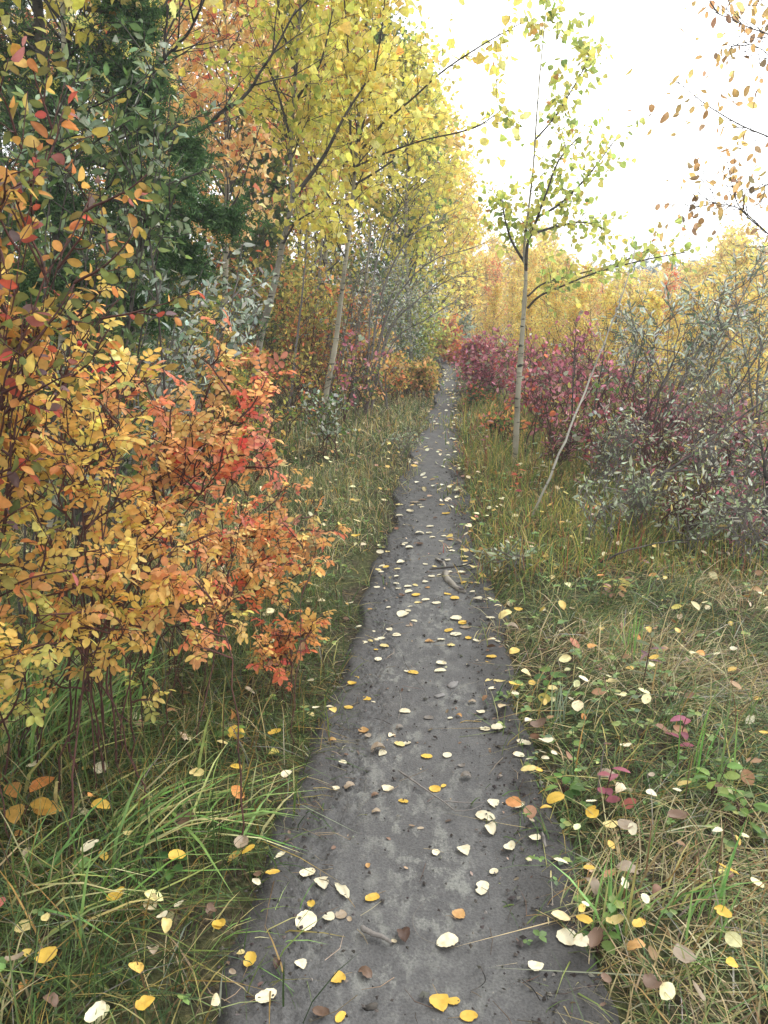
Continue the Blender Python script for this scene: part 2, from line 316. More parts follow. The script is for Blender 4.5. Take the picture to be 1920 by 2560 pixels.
# ------------------------------------------------------------------ grass and litter (stuff)
PG = [(5, (86, 116, 52)), (3.5, (112, 134, 60)), (3, (64, 92, 44)), (1.8, (176, 164, 84)), (1.0, (200, 186, 130)), (1.2, (170, 140, 58)), (.8, (120, 96, 60)), (.5, (150, 150, 132))]
PS = [(3.2, (94, 122, 56)), (2, (124, 140, 66)), (3.2, (182, 165, 106)), (3, (205, 190, 140)), (1.5, (158, 128, 70)), (1.2, (112, 90, 60)), (1, (165, 160, 145))]
PT = [(4, (92, 120, 50)), (3, (126, 140, 58)), (2, (176, 165, 70)), (2, (190, 165, 90)), (1, (150, 96, 56)), (.5, (140, 70, 56))]
def blades(g, r, P, h, lean, az, w, col):
    n = len(P); d = np.stack([np.cos(az), np.sin(az), 0 * az], -1); q = np.stack([-np.sin(az), np.cos(az), 0 * az], -1)
    tw = r.normal(size=n) * .9; q = nrm(q * np.cos(tw)[:, None] + d * np.sin(tw)[:, None])
    V = []
    for t, ww in ((0, .8), (.35, 1.), (.72, .72), (1, 0)):
        c = P + d * (lean * t ** 1.7 * h)[:, None]; c = c + np.array([0, 0, 1.]) * (h * (t * np.sqrt(np.clip(1 - lean * .55, .05, 1)) - .62 * np.clip(lean - .35, 0, 2) * t ** 2.4))[:, None]
        if ww: V += [c - q * (w * ww * .5)[:, None], c + q * (w * ww * .5)[:, None]]
        else: V += [c]
    V = np.stack(V, 1)
    # keep tips above ground
    V[..., 2] = np.maximum(V[..., 2], P[:, None, 2] + .004)
    o = (np.arange(n) * 7)[:, None]
    F4 = np.concatenate([o + np.array([[0, 1, 3, 2]]), o + np.array([[2, 3, 5, 4]])]); g.add(V.reshape(-1, 3), [F4, o + np.array([[4, 5, 6]])], np.repeat(col, 7, 0))
grass = Geo(); cover = Geo()
r = RS(11)
def scatter(r, y0, y1, dens, side=0, emin=0., emax=99, sub=0, wx=.52, mx=.9):
    wmax = wx * y1 + mx; n = int(dens * (y1 - y0) * 2 * wmax); x = r.uniform(-wmax, wmax, n); y = r.uniform(y0, y1, n)
    dx = x - pathc(y); e = np.abs(dx) - pathh(y) + .28 * vnoise(x, y, 4.2, 61) + .2 * vnoise(x, y, 11., 62) + .03 * (dx > 0) + .05 * r.normal(size=n) - .09 * (dx < 0) * (y < 6)
    k = (np.abs(x) < wx * y + mx) & (e > emin) & (e < emax) & ((side == 0) | (np.sign(dx) == side))
    x, y, e = x[k], y[k], e[k]; return np.stack([x, y, terrain(x, y)], -1), e
for y0, y1, dn in ((.9, 2.2, 4000), (2.2, 4, 2900), (4, 7, 1700), (7, 12, 800), (12, 24, 170)):
    for side in (-1, 1):
        P, e = scatter(r, y0, y1, dn, side); n = len(P); clump = .5 + vnoise(P[:, 0], P[:, 1], 2.2, 21)
        edge = .6 + .4 * sstep(0, .3, e)
        if side > 0 and y0 < 4:
            h = r.uniform(.10, .30, n) * edge; lean = np.clip(1.35 + .45 * r.normal(size=n), .3, 2.0); col = pick(r, PS, n, .24) * .82; w = r.uniform(.0018, .0054, n)
            m = clump > .52; col[m] = pick(r, PG, m.sum(), .2) * .8; az = r.normal(.2, 1.2, n) 
        elif side < 0 and y0 < 4:
            h = r.uniform(.10, .34, n) * edge; lean = np.clip(.95 + .45 * r.normal(size=n), .1, 1.7); col = pick(r, PG, n, .24) * .66; w = r.uniform(.0018, .0055, n); az = r.uniform(0, 6.28, n)
        elif side > 0:
            h = r.uniform(.06, .27, n) * edge * (.35 + 1.2 * clump); lean = np.clip(.7 + .4 * r.normal(size=n), .05, 1.4); col = pick(r, PT, n, .2); w = r.uniform(.003, .007, n); az = r.uniform(0, 6.28, n)
        else:
            h = r.uniform(.05, .21, n) * edge * (.4 + 1.1 * clump); lean = np.clip(.8 + .4 * r.normal(size=n), .05, 1.5); col = pick(r, PG + PS[2:5] + [(5, (140, 146, 104))], n, .2); w = r.uniform(.003, .006, n); az = r.uniform(0, 6.28, n)
        if y0 >= 7: w = w * 1.7; h = h * 1.15
        P[:, 2] -= .005
        blades(grass, r, P, h, lean, az, w, col)
tag(grass.build('grass', BLADE), 'mixed green and straw coloured grass on both sides of the trail', 'grass', kind='stuff')
PH = [(4, (98, 130, 60)), (3, (122, 150, 72)), (1, (150, 158, 80)), (1, (86, 112, 72))]
for y0, y1, dn in ((.9, 3, 140), (3, 6, 80), (6, 11, 40)):
    P, e = scatter(r, y0, y1, dn, 0, -.02, 1.6); n = len(P); k = vnoise(P[:, 0], P[:, 1], 3.1, 33) > -.03; P = P[k]; n = len(P)
    P[:, 2] += r.uniform(.01, .09, n) * (1 if y0 < 6 else 1.5)
    az = r.uniform(0, 6.28, n); L = r.uniform(.012, .034, n)
    for q in (-1, 0, 1):
        D = np.stack([np.cos(az + q * 1.5), np.sin(az + q * 1.5), .15 + 0 * az], -1)
        cards(cover, P, D, np.array([0, 0, 1.]) + .25 * r.normal(size=(n, 3)), L, L * .7, pick(r, PH, n, .15), 'mid', 'oval', .2, -.2)
tag(cover.build('ground_cover', BLADE), 'low green clover like leaves growing through the grass', 'ground cover', kind='stuff')
PLIT = [(3, (226, 214, 160)), (3, (216, 180, 84)), (2, (206, 190, 150)), (2, (150, 112, 76)), (1, (120, 84, 60)), (1, (210, 150, 70)), (.4, (190, 110, 90))]
lit = Geo()
for y0, y1, dn, side in ((1.0, 2.6, 55, 1), (2.6, 5, 60, 1), (1.0, 2.6, 32, -1), (2.6, 5, 50, -1), (5, 9, 50, 0), (9, 15, 22, 0)):
    P, e = scatter(r, y0, y1, dn, side, .0, 2.2); n = len(P); P[:, 2] += r.uniform(.01, .09, n)
    D = np.stack([np.cos(t := r.uniform(0, 6.28, n)), np.sin(t), .3 * r.normal(size=n)], -1); L = r.uniform(.025, .055, n)
    cards(lit, P, D, np.array([0, 0, 1.]) + .35 * r.normal(size=(n, 3)), L, L * r.uniform(.55, .9, n), pick(r, PLIT, n, .15), 'near', 'oval', r.uniform(.1, .5), r.normal(0, .3, n))
n = 170; y = r.uniform(5.6, 17, n); x = pathc(y) + r.uniform(-1.1, 1.1, n) * pathh(y); P = np.stack([x, y, 0 * x + .022], -1); t = r.uniform(0, 6.28, n); L = r.uniform(.035, .06, n)
cards(lit, P, np.stack([np.cos(t), np.sin(t), 0 * t], -1), np.array([0, 0, 1.]) + .25 * r.normal(size=(n, 3)), L, L * .75, pick(r, [(6, (232, 224, 188)), (2, (226, 200, 120)), (1, (190, 150, 110))], n, .08), 'near', 'oval', .3, r.normal(0, .3, n))
n = 240; y = .95 + 5 * r.random(n) ** 1.2; s0 = r.uniform(-1.1, 1.1, n); P = np.stack([pathc(y) + s0 * pathh(y), y, 0 * y], -1); P[:, 2] = [ptop(a, b, .01) + .001 for a, b in P[:, :2]]; t = r.uniform(0, 6.28, n); L = r.uniform(.006, .022, n)
cards(lit, P, np.stack([np.cos(t), np.sin(t), 0 * t], -1), np.array([0, 0, 1.]) + .3 * r.normal(size=(n, 3)), L, L * r.uniform(.35, .9, n), pick(r, [(3, (120, 98, 78)), (2, (150, 130, 104)), (2, (90, 74, 62)), (1, (200, 184, 150))], n, .15), 'near', 'oval', .4, r.normal(0, .4, n))
tag(lit.build('leaf_litter', FALLEN), 'small pale and yellow fallen leaves scattered in grass and far trail', 'leaf litter', kind='stuff')
deb = Geo()
def crumbs(gg, r, P, s, col):
    n = len(P); base = np.array([(1, 0, 0), (0, 1, 0), (-1, 0, 0), (0, -1, 0), (0, 0, .7), (0, 0, -.7)], float); fc = np.array([(0, 1, 4), (1, 2, 4), (2, 3, 4), (3, 0, 4), (1, 0, 5), (2, 1, 5), (3, 2, 5), (0, 3, 5)])
    V = base[None] * (1 + .35 * r.normal(size=(n, 6, 1))) * s[:, None, None]; a = r.uniform(0, 6.28, n); c, q = np.cos(a)[:, None], np.sin(a)[:, None]
    V = np.stack([V[..., 0] * c - V[..., 1] * q, V[..., 0] * q + V[..., 1] * c, V[..., 2]], -1) + P[:, None]
    gg.add(V.reshape(-1, 3), (fc[None] + (np.arange(n) * 6)[:, None, None]).reshape(-1, 3), np.repeat(col, 6, 0))
n = 8000; y = .9 + 6 * r.random(n) ** 1.4; s0 = r.uniform(-1.15, 1.15, n); kk = r.random(n) < (.15 + .85 * sstep(.4, 1., np.abs(s0 + .1))); y, s0 = y[kk], s0[kk]; n = len(y)
P = np.stack([pathc(y) + s0 * pathh(y), y, 0 * y + .016 + .01 * sstep(.6, 1, np.abs(s0))], -1)
crumbs(deb, r, P, np.abs(r.normal(.002, .0024, n)) + .0012, pick(r, [(4, (54, 50, 46)), (3, (74, 70, 65)), (1, (112, 108, 100))], n, .2))
tag(deb.build('dirt_crumbs', leafmat('dirt crumb', 0, .9), smooth=False), 'dark crumbs of dirt and grit along the trail edges', 'dirt', kind='stuff')
deb = Geo(); n = 460; y = .9 + 6 * r.random(n) ** 1.3; s0 = r.uniform(-1.2, 1.2, n); kk = r.random(n) < (.25 + .75 * sstep(.3, 1., np.abs(s0))); y, s0 = y[kk], s0[kk]; n = len(y)
P = np.stack([pathc(y) + s0 * pathh(y), y, 0 * y + .019 + .012 * sstep(.6, 1, np.abs(s0))], -1); t = r.uniform(0, 6.28, n); L = r.uniform(.02, .12, n); d = np.stack([np.cos(t), np.sin(t), 0 * t], -1); q = np.stack([-np.sin(t), np.cos(t), 0 * t], -1)
tubes(deb, np.stack([P, P + d * (L * .5)[:, None] + q * (L * r.normal(0, .12, n))[:, None] + [0, 0, .003], P + d * L[:, None]], 1), np.array([.0011, .001, .0006]), 3)
deb2 = np.concatenate(deb.V); deb.C = [np.repeat(pick(r, [(3, (150, 136, 108)), (3, (92, 76, 60)), (2, (70, 58, 46))], n, .15), 9, 0)]
tag(deb.build('straw_debris', leafmat('straw bit', 0, .8)), 'thin broken grass stems and twigs strewn on the dirt', 'debris', kind='stuff')

# ------------------------------------------------------------------ fallen leaves, traced one by one
T1 = """470,222,65,c,o;530,262,72,c,h;608,290,110,c,l;733,316,62,y,o;716,186,34,o,o;483,341,36,y,r;465,414,92,c,r;555,390,52,c,h;606,380,56,t,r;1038,490,94,c,o;1085,375,72,o,h;1182,276,82,c,o;1226,207,42,c,o;989,133,40,c,h;1105,128,60,c,h;1288,120,60,c,k;1391,92,48,c,h;1212,38,70,c,k;1500,152,60,c,l;328,200,60,y,o;358,170,60,c,l;263,237,48,c,o;302,728,92,c,o;445,594,52,c,h;593,644,66,y,h;705,620,76,b,k;1010,745,90,y,h;1062,735,56,y,o;1125,803,74,y,o;605,803,58,y,o;525,795,84,b,k;235,597,76,y,o;200,562,34,p,h;1398,612,66,c,h;1525,505,96,c,r;1582,480,60,c,r;1595,390,68,y,o;1615,180,46,y,o;1600,325,32,c,o;350,605,58,d,k;860,470,84,d,k;105,410,54,y,o;75,350,52,b,k;230,105,58,y,o;195,85,86,t,k;265,205,46,b,o;1620,255,94,t,k;165,600,36,t,o"""
T2 = """690,36,32,c,h;722,65,42,c,o;651,82,42,c,o;626,92,30,c,o;572,113,38,c,o;601,100,30,p,o;626,132,24,y,o;665,114,44,p,o;637,174,34,c,r;548,39,28,c,o;613,54,24,c,o;962,38,50,y,o;995,60,56,c,o;1040,22,66,t,o;1025,4,44,y,o;868,92,44,o,h;928,85,40,c,o;973,109,38,p,o;1053,77,34,y,r;1091,88,40,c,o;1105,63,36,b,o;1185,110,28,c,o;775,17,30,t,o;800,145,18,c,o;927,195,50,c,k;923,226,58,c,o;797,235,54,y,o;767,227,26,c,o;548,210,24,c,o;534,272,36,y,o;516,305,46,y,k;580,359,54,y,o;614,368,28,c,l;500,413,46,y,o;351,386,34,c,h;412,382,38,c,h;325,417,36,p,o;160,499,56,y,r;426,565,46,o,k;490,627,28,b,o;475,670,46,c,o;216,692,44,c,r;442,780,40,c,k;505,770,66,t,k;759,413,56,c,o;697,525,36,c,h;570,497,64,o,h;590,525,38,t,r;637,595,86,t,k;655,608,48,c,h;735,565,58,p,o;770,562,42,c,o;860,620,56,y,o;955,616,42,c,r;1008,437,38,o,k;968,444,28,c,o;1107,419,40,c,h;1070,374,44,t,k;1162,322,40,c,o;1150,275,60,p,l;1195,288,60,p,l;1262,277,46,y,r;1268,320,36,c,o;1157,180,52,y,o;1145,195,30,y,o;1200,137,30,b,o;1127,496,52,c,o;1188,504,72,c,o;1326,443,38,c,h;1375,465,96,b,k;1305,586,72,c,o;1402,540,74,c,h;1394,591,36,c,o;1407,619,38,c,o;1447,596,34,c,o;1282,643,56,c,o;1330,670,70,p,r;1373,670,44,y,o;1335,622,40,c,l;898,772,52,y,r;938,757,32,y,o;680,777,62,c,k;623,806,44,b,k;752,834,52,y,o;627,882,50,t,k;1170,845,62,c,h;1280,868,54,c,r;1130,902,96,c,o;1455,806,84,y,o;1402,768,60,y,o;1345,272,40,y,o;1440,297,46,p,o;1585,255,46,c,r;1625,870,62,y,r;1620,820,50,c,o;1410,848,56,y,l;1525,345,26,c,o;1255,22,64,t,k;325,260,36,c,o;1040,720,64,g,k;1020,665,44,g,k;870,443,56,g,o;735,492,48,g,k"""
T3 = """417,636,62,c,h;436,998,92,c,r;470,970,50,c,o;485,940,44,c,l;511,1043,52,c,o;207,996,42,o,o;335,948,36,c,o;255,844,48,c,o;60,908,70,c,k;388,788,46,c,o;403,817,42,c,o;470,806,58,c,o;476,842,60,c,o;520,796,44,p,o;525,862,66,y,o;605,814,44,o,o;590,773,42,c,h;592,892,60,c,o;535,912,44,p,o;665,918,66,c,o;743,863,54,y,o;793,891,62,y,r;855,779,48,y,o;903,788,42,o,o;946,803,46,p,o;1030,815,72,p,k;915,857,48,c,o;957,909,62,c,h;1004,917,36,c,o;1040,878,56,c,l;1037,1045,68,c,o;800,1026,80,c,r;848,1048,70,y,o;390,738,38,c,o;397,689,46,p,o;285,731,40,c,o;318,692,54,y,o;265,676,46,p,o;290,650,44,c,o;340,650,26,c,o;430,874,60,b,k;632,735,52,c,o;683,728,46,c,l;760,705,40,c,o;840,709,60,c,o;918,695,60,p,k;868,672,44,c,o;653,664,38,p,o;742,624,40,c,h;590,649,40,c,o;503,618,30,c,o;328,583,44,p,h;277,552,54,c,o;246,560,26,c,o;294,527,28,c,o;381,562,34,c,o;406,496,28,c,o;450,506,40,c,o;432,517,40,c,o;480,532,52,c,r;495,568,26,c,o;525,560,34,c,o;438,550,22,c,o;550,515,60,b,k;609,524,26,p,o;667,529,34,c,o;699,492,40,c,o;715,458,40,c,h;640,466,46,c,o;615,438,46,c,k;550,440,64,c,k;520,414,32,c,o;622,389,56,c,o;425,395,50,c,o;410,332,52,c,o;763,483,56,o,o;818,505,64,t,k;853,494,30,c,o;757,538,44,c,h;772,556,50,c,o;865,568,70,p,h;920,578,46,y,r;860,610,60,p,o;865,640,40,y,o;484,287,56,c,k;658,333,38,b,k;732,298,58,y,o;705,236,40,y,o;680,256,28,c,o;550,238,36,c,o;565,252,36,c,o;520,217,86,t,o;570,201,70,b,o;632,221,24,c,o;406,203,30,p,o;410,250,54,p,o;353,240,30,y,o;284,282,30,y,o;110,450,66,y,k;236,446,34,c,o;290,415,46,o,o;175,544,36,y,o;897,450,46,o,o;810,387,36,c,o;728,125,30,c,o;610,118,26,c,o;618,132,30,c,o;773,107,40,y,o;793,150,22,c,o;527,153,32,c,o;900,180,34,y,o;860,226,28,c,o;120,208,50,p,k;450,72,34,p,o;1143,990,100,p,k;1230,950,58,y,r"""
T6 = """985,180,56,p,o;1040,458,54,c,h;1155,585,44,t,o;1030,665,80,c,k;1155,665,46,c,h;965,595,100,t,k;980,800,60,p,r;1040,800,80,t,r;1075,820,54,c,o;1480,990,98,y,h;1465,1180,72,y,o;1500,1400,68,y,o;1100,1225,66,y,o;1050,1000,110,t,k;1040,1055,80,c,l;1130,1120,50,c,o;1285,1360,120,t,h;1355,1520,100,t,o;1155,1480,90,b,r;1000,1230,80,p,k;925,1300,120,b,k;1440,827,44,c,h;1265,650,44,c,o;1270,770,100,b,k;1640,405,40,y,o;1510,40,40,c,o;1165,75,50,y,o;1090,1330,90,o,k;960,1460,60,b,o"""
T5 = """205,1370,84,y,r;628,1570,82,y,h;105,1245,90,p,o;65,1385,84,t,k;415,1620,100,c,k;200,1205,50,p,o;505,1105,78,y,r;765,935,72,y,o;445,935,54,y,o;330,530,70,p,r;435,555,60,c,r;145,540,60,c,o;435,725,80,y,k;1020,405,70,y,r;960,445,54,p,o;705,1195,50,c,h;715,1240,66,p,k;775,1145,44,c,h;950,1230,70,y,o;910,1165,60,b,k;560,840,54,p,k;390,895,80,c,o;625,690,90,b,k;805,790,110,b,k;660,1350,74,t,k;215,1570,80,b,k;850,580,66,p,o;1020,550,54,y,o;750,60,44,y,r;815,85,44,p,r;910,35,36,c,h"""
LC = {'c': ((236, 228, 196), 'cream'), 'p': ((228, 210, 142), 'lemon'), 'y': ((226, 188, 78), 'golden'), 'o': ((196, 152, 92), 'ochre'), 'b': ((122, 98, 80), 'brown'), 't': ((164, 148, 126), 'tan'), 'd': ((88, 66, 54), 'blackish'), 'g': ((128, 122, 114), 'grey')}
SHN = {'o': 'oval', 'h': 'heart-shaped', 'r': 'round', 'l': 'narrow', 'k': 'curled'}
def leafmesh(sh, colour, r):
    N = 13; u = np.linspace(0, 1, N)
    if sh == 'r': w = np.sqrt(np.clip(u * (1 - u), 0, 1)) * .95; w = w * (1 + .08 * (.5 - u))
    elif sh == 'h': w = .78 * np.where(u < .3, np.sin(np.clip(u / .3, 0, 1) * pi / 2) ** .6, np.cos((u - .3) / .7 * pi / 2) ** .85) * .5 * 1.1
    elif sh == 'l': w = np.sin(pi * u ** .85) * .2
    else: w = np.sqrt(np.clip(u * (1 - u), 0, 1)) * .68 * (1 + .12 * (.5 - u))
    w = w + (w > .05) * r.normal(0, .004, N)
    cr = {'k': .8, 'l': .5}.get(sh, .34); M = 7; V = []
    b1, b2, ph = r.uniform(-1, 1) * cr * .9, r.uniform(.1, .9) * cr, r.uniform(0, 6)
    if sh == 'k': b1 = r.uniform(.5, 1.1) * r.choice([-1, 1])
    for i in range(N):
        for j in range(M):
            v = (j / (M - 1) * 2 - 1); y = v * w[i]; x = u[i] - .5
            z = abs(v) ** 1.6 * w[i] * b2 + b1 * x * x * 1.0 + .03 * cr * sin(7 * x + 5 * v + ph) + .012 * (abs(v) > .9) * r.normal()
            V.append((x, y + .05 * sin(3 * x + ph), z))
    V = np.array(V); V[:, 2] -= V[:, 2].min() 
    i, j = np.meshgrid(np.arange(N - 1), np.arange(M - 1), indexing='ij'); a = (i * M + j).ravel(); F = np.stack([a, a + 1, a + M + 1, a + M], -1)
    C = np.tile(lin(LC[colour][0]) * .93, (len(V), 1)); vv = np.tile(np.linspace(-1, 1, M), N); C[np.abs(vv) < .1] *= .9
    bite = r.random() < .45
    if bite:
        bu, bv = r.uniform(.2, .9), r.choice([-1, 1]); uu = np.repeat(u, M); k = np.exp(-((uu - bu) / .09) ** 2) * (np.sign(vv) == bv) * np.clip(np.abs(vv) - .3, 0, 1); V[:, 1] *= 1 - .6 * k
    V[:, 1] *= 1 + .05 * np.sin(np.repeat(u, M) * r.uniform(20, 34) + ph) * (np.abs(vv) > .9)
    patch = vnoise(V[:, 0] + r.uniform(0, 50), V[:, 1] + r.uniform(0, 50), 4.5, 17) > .22; C[patch] *= np.array([.9, .84, .76])
    gg = Geo(); gg.add(V, F, C); return gg
PROTO = {}
ORD = 'first second third fourth fifth sixth seventh eighth ninth tenth eleventh twelfth thirteenth fourteenth fifteenth sixteenth seventeenth eighteenth nineteenth twentieth'.split()
BANDS = [(2430, 'nearest the camera'), (2290, 'level with the short grey stick'), (2190, 'just past the short stick'), (2085, 'just before the forked twig'), (1985, 'level with the forked twig'), (1900, 'just past the forked twig'), (1790, 'before the long grey stone'), (1700, 'level with the long grey stone'),
         (1620, 'just past the grey stone'), (1545, 'before the gnarled root'), (1470, 'level with the gnarled root'), (1425, 'by the thin stick'), (1385, 'just past the thin stick'), (1340, 'well past the thin stick'), (1290, 'beyond the leaf cluster'), (0, 'far along')]
rows = []
for T, ox, oy, s in ((T1, 480, 2060, .6148), (T2, 600, 1560, .5425), (T3, 850, 1180, .3617), (T6, 960, 1600, .5787), (T5, 0, 1600, .5787)):
    for q in T.split(';'):
        x, y, w, c, sh = q.split(','); rows.append((ox + float(x) * s, oy + float(y) * s, float(w) * s, c, sh))
rows.sort(key=lambda q: -q[2]); rows = rows[:298]
rl = RS(77); info = []
for x, y, w, c, sh in rows:
    p = G(x, y); e = p[0] - pathc(p[1]); lat = 'on the trail' if abs(e) < pathh(p[1]) * 1.02 else ('in right grass' if e > 0 else 'in left grass')
    band = next(b for k, b in BANDS if y > k); info.append((x, y, w, c, sh, p, lat, band))
cnt = {}
for q in info: cnt.setdefault((q[3], q[6], q[7]), []).append(q[0])
STALKM = flatmat('leaf stalk', (.3, .2, .08), .6)
for k, (x, y, w, c, sh, p, lat, band) in enumerate(info):
    sibs = sorted(cnt[(c, lat, band)]); n = sibs.index(x); cn = LC[c][1]; sn = SHN[sh]
    lab = f'only {cn} leaf {lat} {band}, {sn}' if len(sibs) == 1 else f'{ORD[n]} {cn} leaf from left {lat} {band}, {sn}'
    big = w > 36; var = k if big else int(rl.integers(4)); key = (sh, c, var)
    if key not in PROTO:
        gg = leafmesh(sh, c, RS(abs(hash(('oyrhlkcpbtdg'.index(sh), 'cpyobtdg'.index(c), var))) % 99991))
        o = gg.build('fallen_leaf', FALLEN); PROTO[key] = o
    else: o = PROTO[key].copy(); COL.objects.link(o)
    tag(o, lab, 'leaf', 'fallen leaves on and beside the trail')
    L = w * depth(p) / FPX * (.98 if c in 'cpy' else .84); yaw = rl.uniform(-.65, .65) + (pi if rl.random() < .5 else 0)
    if sh in 'rh' or y > 2050: yaw = rl.uniform(0, 6.28); L *= 1.05
    if lat == 'on the trail': z = ptop(p[0], p[1], L * .45) + .0025; tx, ty = rl.normal(0, .05, 2)
    else: z = p[2] + rl.uniform(.05, .10); tx, ty = rl.normal(0, .22, 2); p = CAM + (p - CAM) * (1 - (z - p[2]) / CH)
    o.location = (p[0], p[1], z); o.rotation_euler = (tx, ty, yaw); o.scale = (L, L * rl.uniform(.9, 1.1), L)
    if big and rl.random() < .6 and sh != 'k':
        st = Geo(); a = rl.normal(0, .25); tubes(st, np.array([[(-.49, 0, .05), (-.7, .05 * a, .05), (-.95 - .2 * rl.random(), .3 * a, .01)]]), np.array([.018, .013, .012]), 4); st.build('leaf_stalk', STALKM, o)

# ------------------------------------------------------------------ sticks, root and stones on the trail
def c1(x, y): return (480 + x * .6148, 2060 + y * .6148)
def c2(x, y): return (600 + x * .5425, 1560 + y * .5425)
def c3(x, y): return (850 + x * .3617, 1180 + y * .3617)
def stick(name, lab, cat, polys, mat, rad, lift=.02, sides=7, knob=0.):
    g = Geo(); o = None; rr = RS(len(polys[0]) * 7 + int(polys[0][0][0]))
    for k, pl in enumerate(polys):
        P = np.array([G(*q) for q in pl]); P[:, 2] = np.array([max(surf(q[0], q[1]), ptop(q[0], q[1], .03) if abs(q[0] - pathc(q[1])) < pathh(q[1]) else -9) for q in P]) + lift * .5
        if o is None: o = P[0].copy()
        S = spline(P, 26); S[:, :2] += rr.normal(0, rad * .12, (26, 2)); q = rad * (.72 ** k)
        R = q * np.linspace(1, .55, 26) * (1 + knob * rr.normal(size=26)); R[0] *= .55; R[-1] *= .4
        tubes(g, S[None], R[None], sides)
    return tag(g.build(name, mat, None, o), lab, cat)
stick('tree_root', 'gnarled pale grey root curving out of the trail dirt', 'root', [[c3(732, 712), c3(735, 750), c3(770, 795), c3(815, 830), c3(862, 856)]], DEADB, .019, .012, 9, .13)
stick('tree_root', 'short thin grey root tip beyond the thick gnarled root', 'root', [[c3(662, 618), c3(690, 636), c3(715, 650), c3(728, 676)]], DEADB, .009, .014, 8, .1)
stick('stick', 'thin dark stick lying straight across the gnarled root', 'stick', [[c3(618, 703), c3(740, 690), c3(830, 686), c3(925, 680)]], DARKB, .006, .03)
stick('twig', 'slender forked brown twig lying in the middle of the trail', 'twig', [[c2(730, 703), c2(800, 752), c2(860, 795), c2(940, 850), c2(995, 895)], [c2(940, 845), c2(1030, 852), c2(1125, 852)], [c2(990, 890), c2(1060, 886), c2(1118, 860)]], GREYB, .0035, .02)
stick('twig', 'short thick grey stick with broken ends on near trail', 'stick', [[c1(688, 450), c1(730, 475), c1(770, 488), c1(812, 512)]], GREYB, .0075, .02)
stick('twig', 'long thin grey twig along the right grass edge of the trail', 'twig', [[c1(1420, 85), c1(1448, 160), c1(1475, 225), c1(1520, 300), c1(1570, 375)]], GREYB, .0045, .03)
stick('twig', 'thin dark twig beside two leaves at right grass edge', 'twig', [[c1(1340, 668), c1(1380, 705), c1(1415, 760)]], DARKB, .002, .02)
stick('twig', 'hair thin curved stem reaching the big spotted cream leaf', 'twig', [[c1(1000, 520), c1(930, 490), c1(900, 440), c1(905, 390), c1(950, 340)]], GREYB, .0012, .018, 4)
stick('twig', 'thin bent twig near the lone right hand cream leaf', 'twig', [[c1(1175, 615), c1(1192, 665), c1(1165, 695), c1(1130, 710)]], DARKB, .0014, .018, 4)
stick('twig', 'hooked thin twig on bare dirt right of the ochre leaf', 'twig', [[c1(1283, 420), c1(1300, 370), c1(1335, 350), c1(1365, 352)]], DARKB, .0013, .018, 4)
stick('twig', 'long straight hair thin stem above the grey stone', 'twig', [[c2(750, 160), c2(770, 220), c2(855, 335)]], DARKB, .0013, .018, 4)
stick('twig', 'thin upright lying stem ending at a cream leaf', 'twig', [[c2(728, 305), c2(742, 370), c2(735, 430), c2(725, 480)]], GREYB, .0013, .018, 4)
def stone(lab, c, w, h, rot, seed, mat=STONE, name='stone', cat='stone', flat=.5):
    rr = RS(seed); p = G(*c); L = w * depth(p) / FPX; me = Geo(); nu, nv = 18, 11; V = []
    for i in range(nv):
        for j in range(nu):
            a = 2 * pi * j / nu; b = pi * (i / (nv - 1)); d = np.array([sin(b) * cos(a), sin(b) * sin(a), cos(b)]); k = 1 + .16 * sin(3 * d[0] + seed) + .12 * sin(5 * d[1] + 2 * d[2] + seed) + .07 * sin(9 * d[0] - 7 * d[1])
            V.append(d * k * np.array([L / 2, L / 2 * h, L / 2 * h * flat]))
    V = np.array(V); c_, s_ = cos(rot), sin(rot); V[:, :2] = V[:, :2] @ np.array([[c_, s_], [-s_, c_]])
    F = [(i * nu + j, (i + 1) * nu + j, (i + 1) * nu + (j + 1) % nu, i * nu + (j + 1) % nu) for i in range(nv - 1) for j in range(nu)]
    zz = ptop(p[0], p[1], L * .5); me.add(V + np.array([p[0], p[1], zz + L * h * flat * .2]), np.array(F)); return tag(me.build(name, mat, None, (p[0], p[1], .014)), lab, cat)
stone('long smooth grey stone half buried in the middle of the trail', c2(985, 292), 42, .5, 1.0, 3)
stone('small flat grey stone just before the long grey stone', c2(921, 345), 26, .6, .5, 5)
stone('small dark pebble by two cream leaves near right grass', c2(1243, 532), 17, .8, .5, 8, DARKB, 'pebble', 'pebble', .7)
stone('black clod of earth below the heart shaped cream leaf', c2(1130, 448), 10, .9, .2, 9, DARKB, 'dirt_clod', 'clod', .8)
stone('dark torn clump of dirt at the near end of the trail', c1(725, 755), 36, .6, .3, 12, DARKB, 'dirt_clod', 'clod', .45)

# ------------------------------------------------------------------ trees
PY = [(5, (248, 222, 88)), (4, (242, 220, 104)), (4, (252, 230, 130)), (2, (228, 216, 96)), (1, (196, 200, 88)), (.5, (222, 160, 60))]
PYG = [(4, (236, 218, 82)), (4, (222, 212, 86)), (3, (200, 204, 84)), (2, (246, 222, 108)), (1, (164, 180, 74))]
PFAR = [(5, (254, 210, 98)), (4, (255, 222, 128)), (3, (250, 200, 90)), (2, (236, 212, 104)), (.6, (250, 188, 100))]
POR = [(4, (255, 192, 116)), (6, (255, 212, 144)), (2, (250, 172, 100)), (2, (240, 188, 100)), (1, (214, 110, 72)), (1, (220, 170, 70))]
PORED = [(4, (238, 130, 84)), (3, (230, 106, 78)), (2, (244, 170, 110)), (1, (214, 90, 70))]
PGR = [(4, (96, 128, 56)), (3, (122, 146, 64)), (2, (80, 112, 52)), (1, (160, 168, 70))]
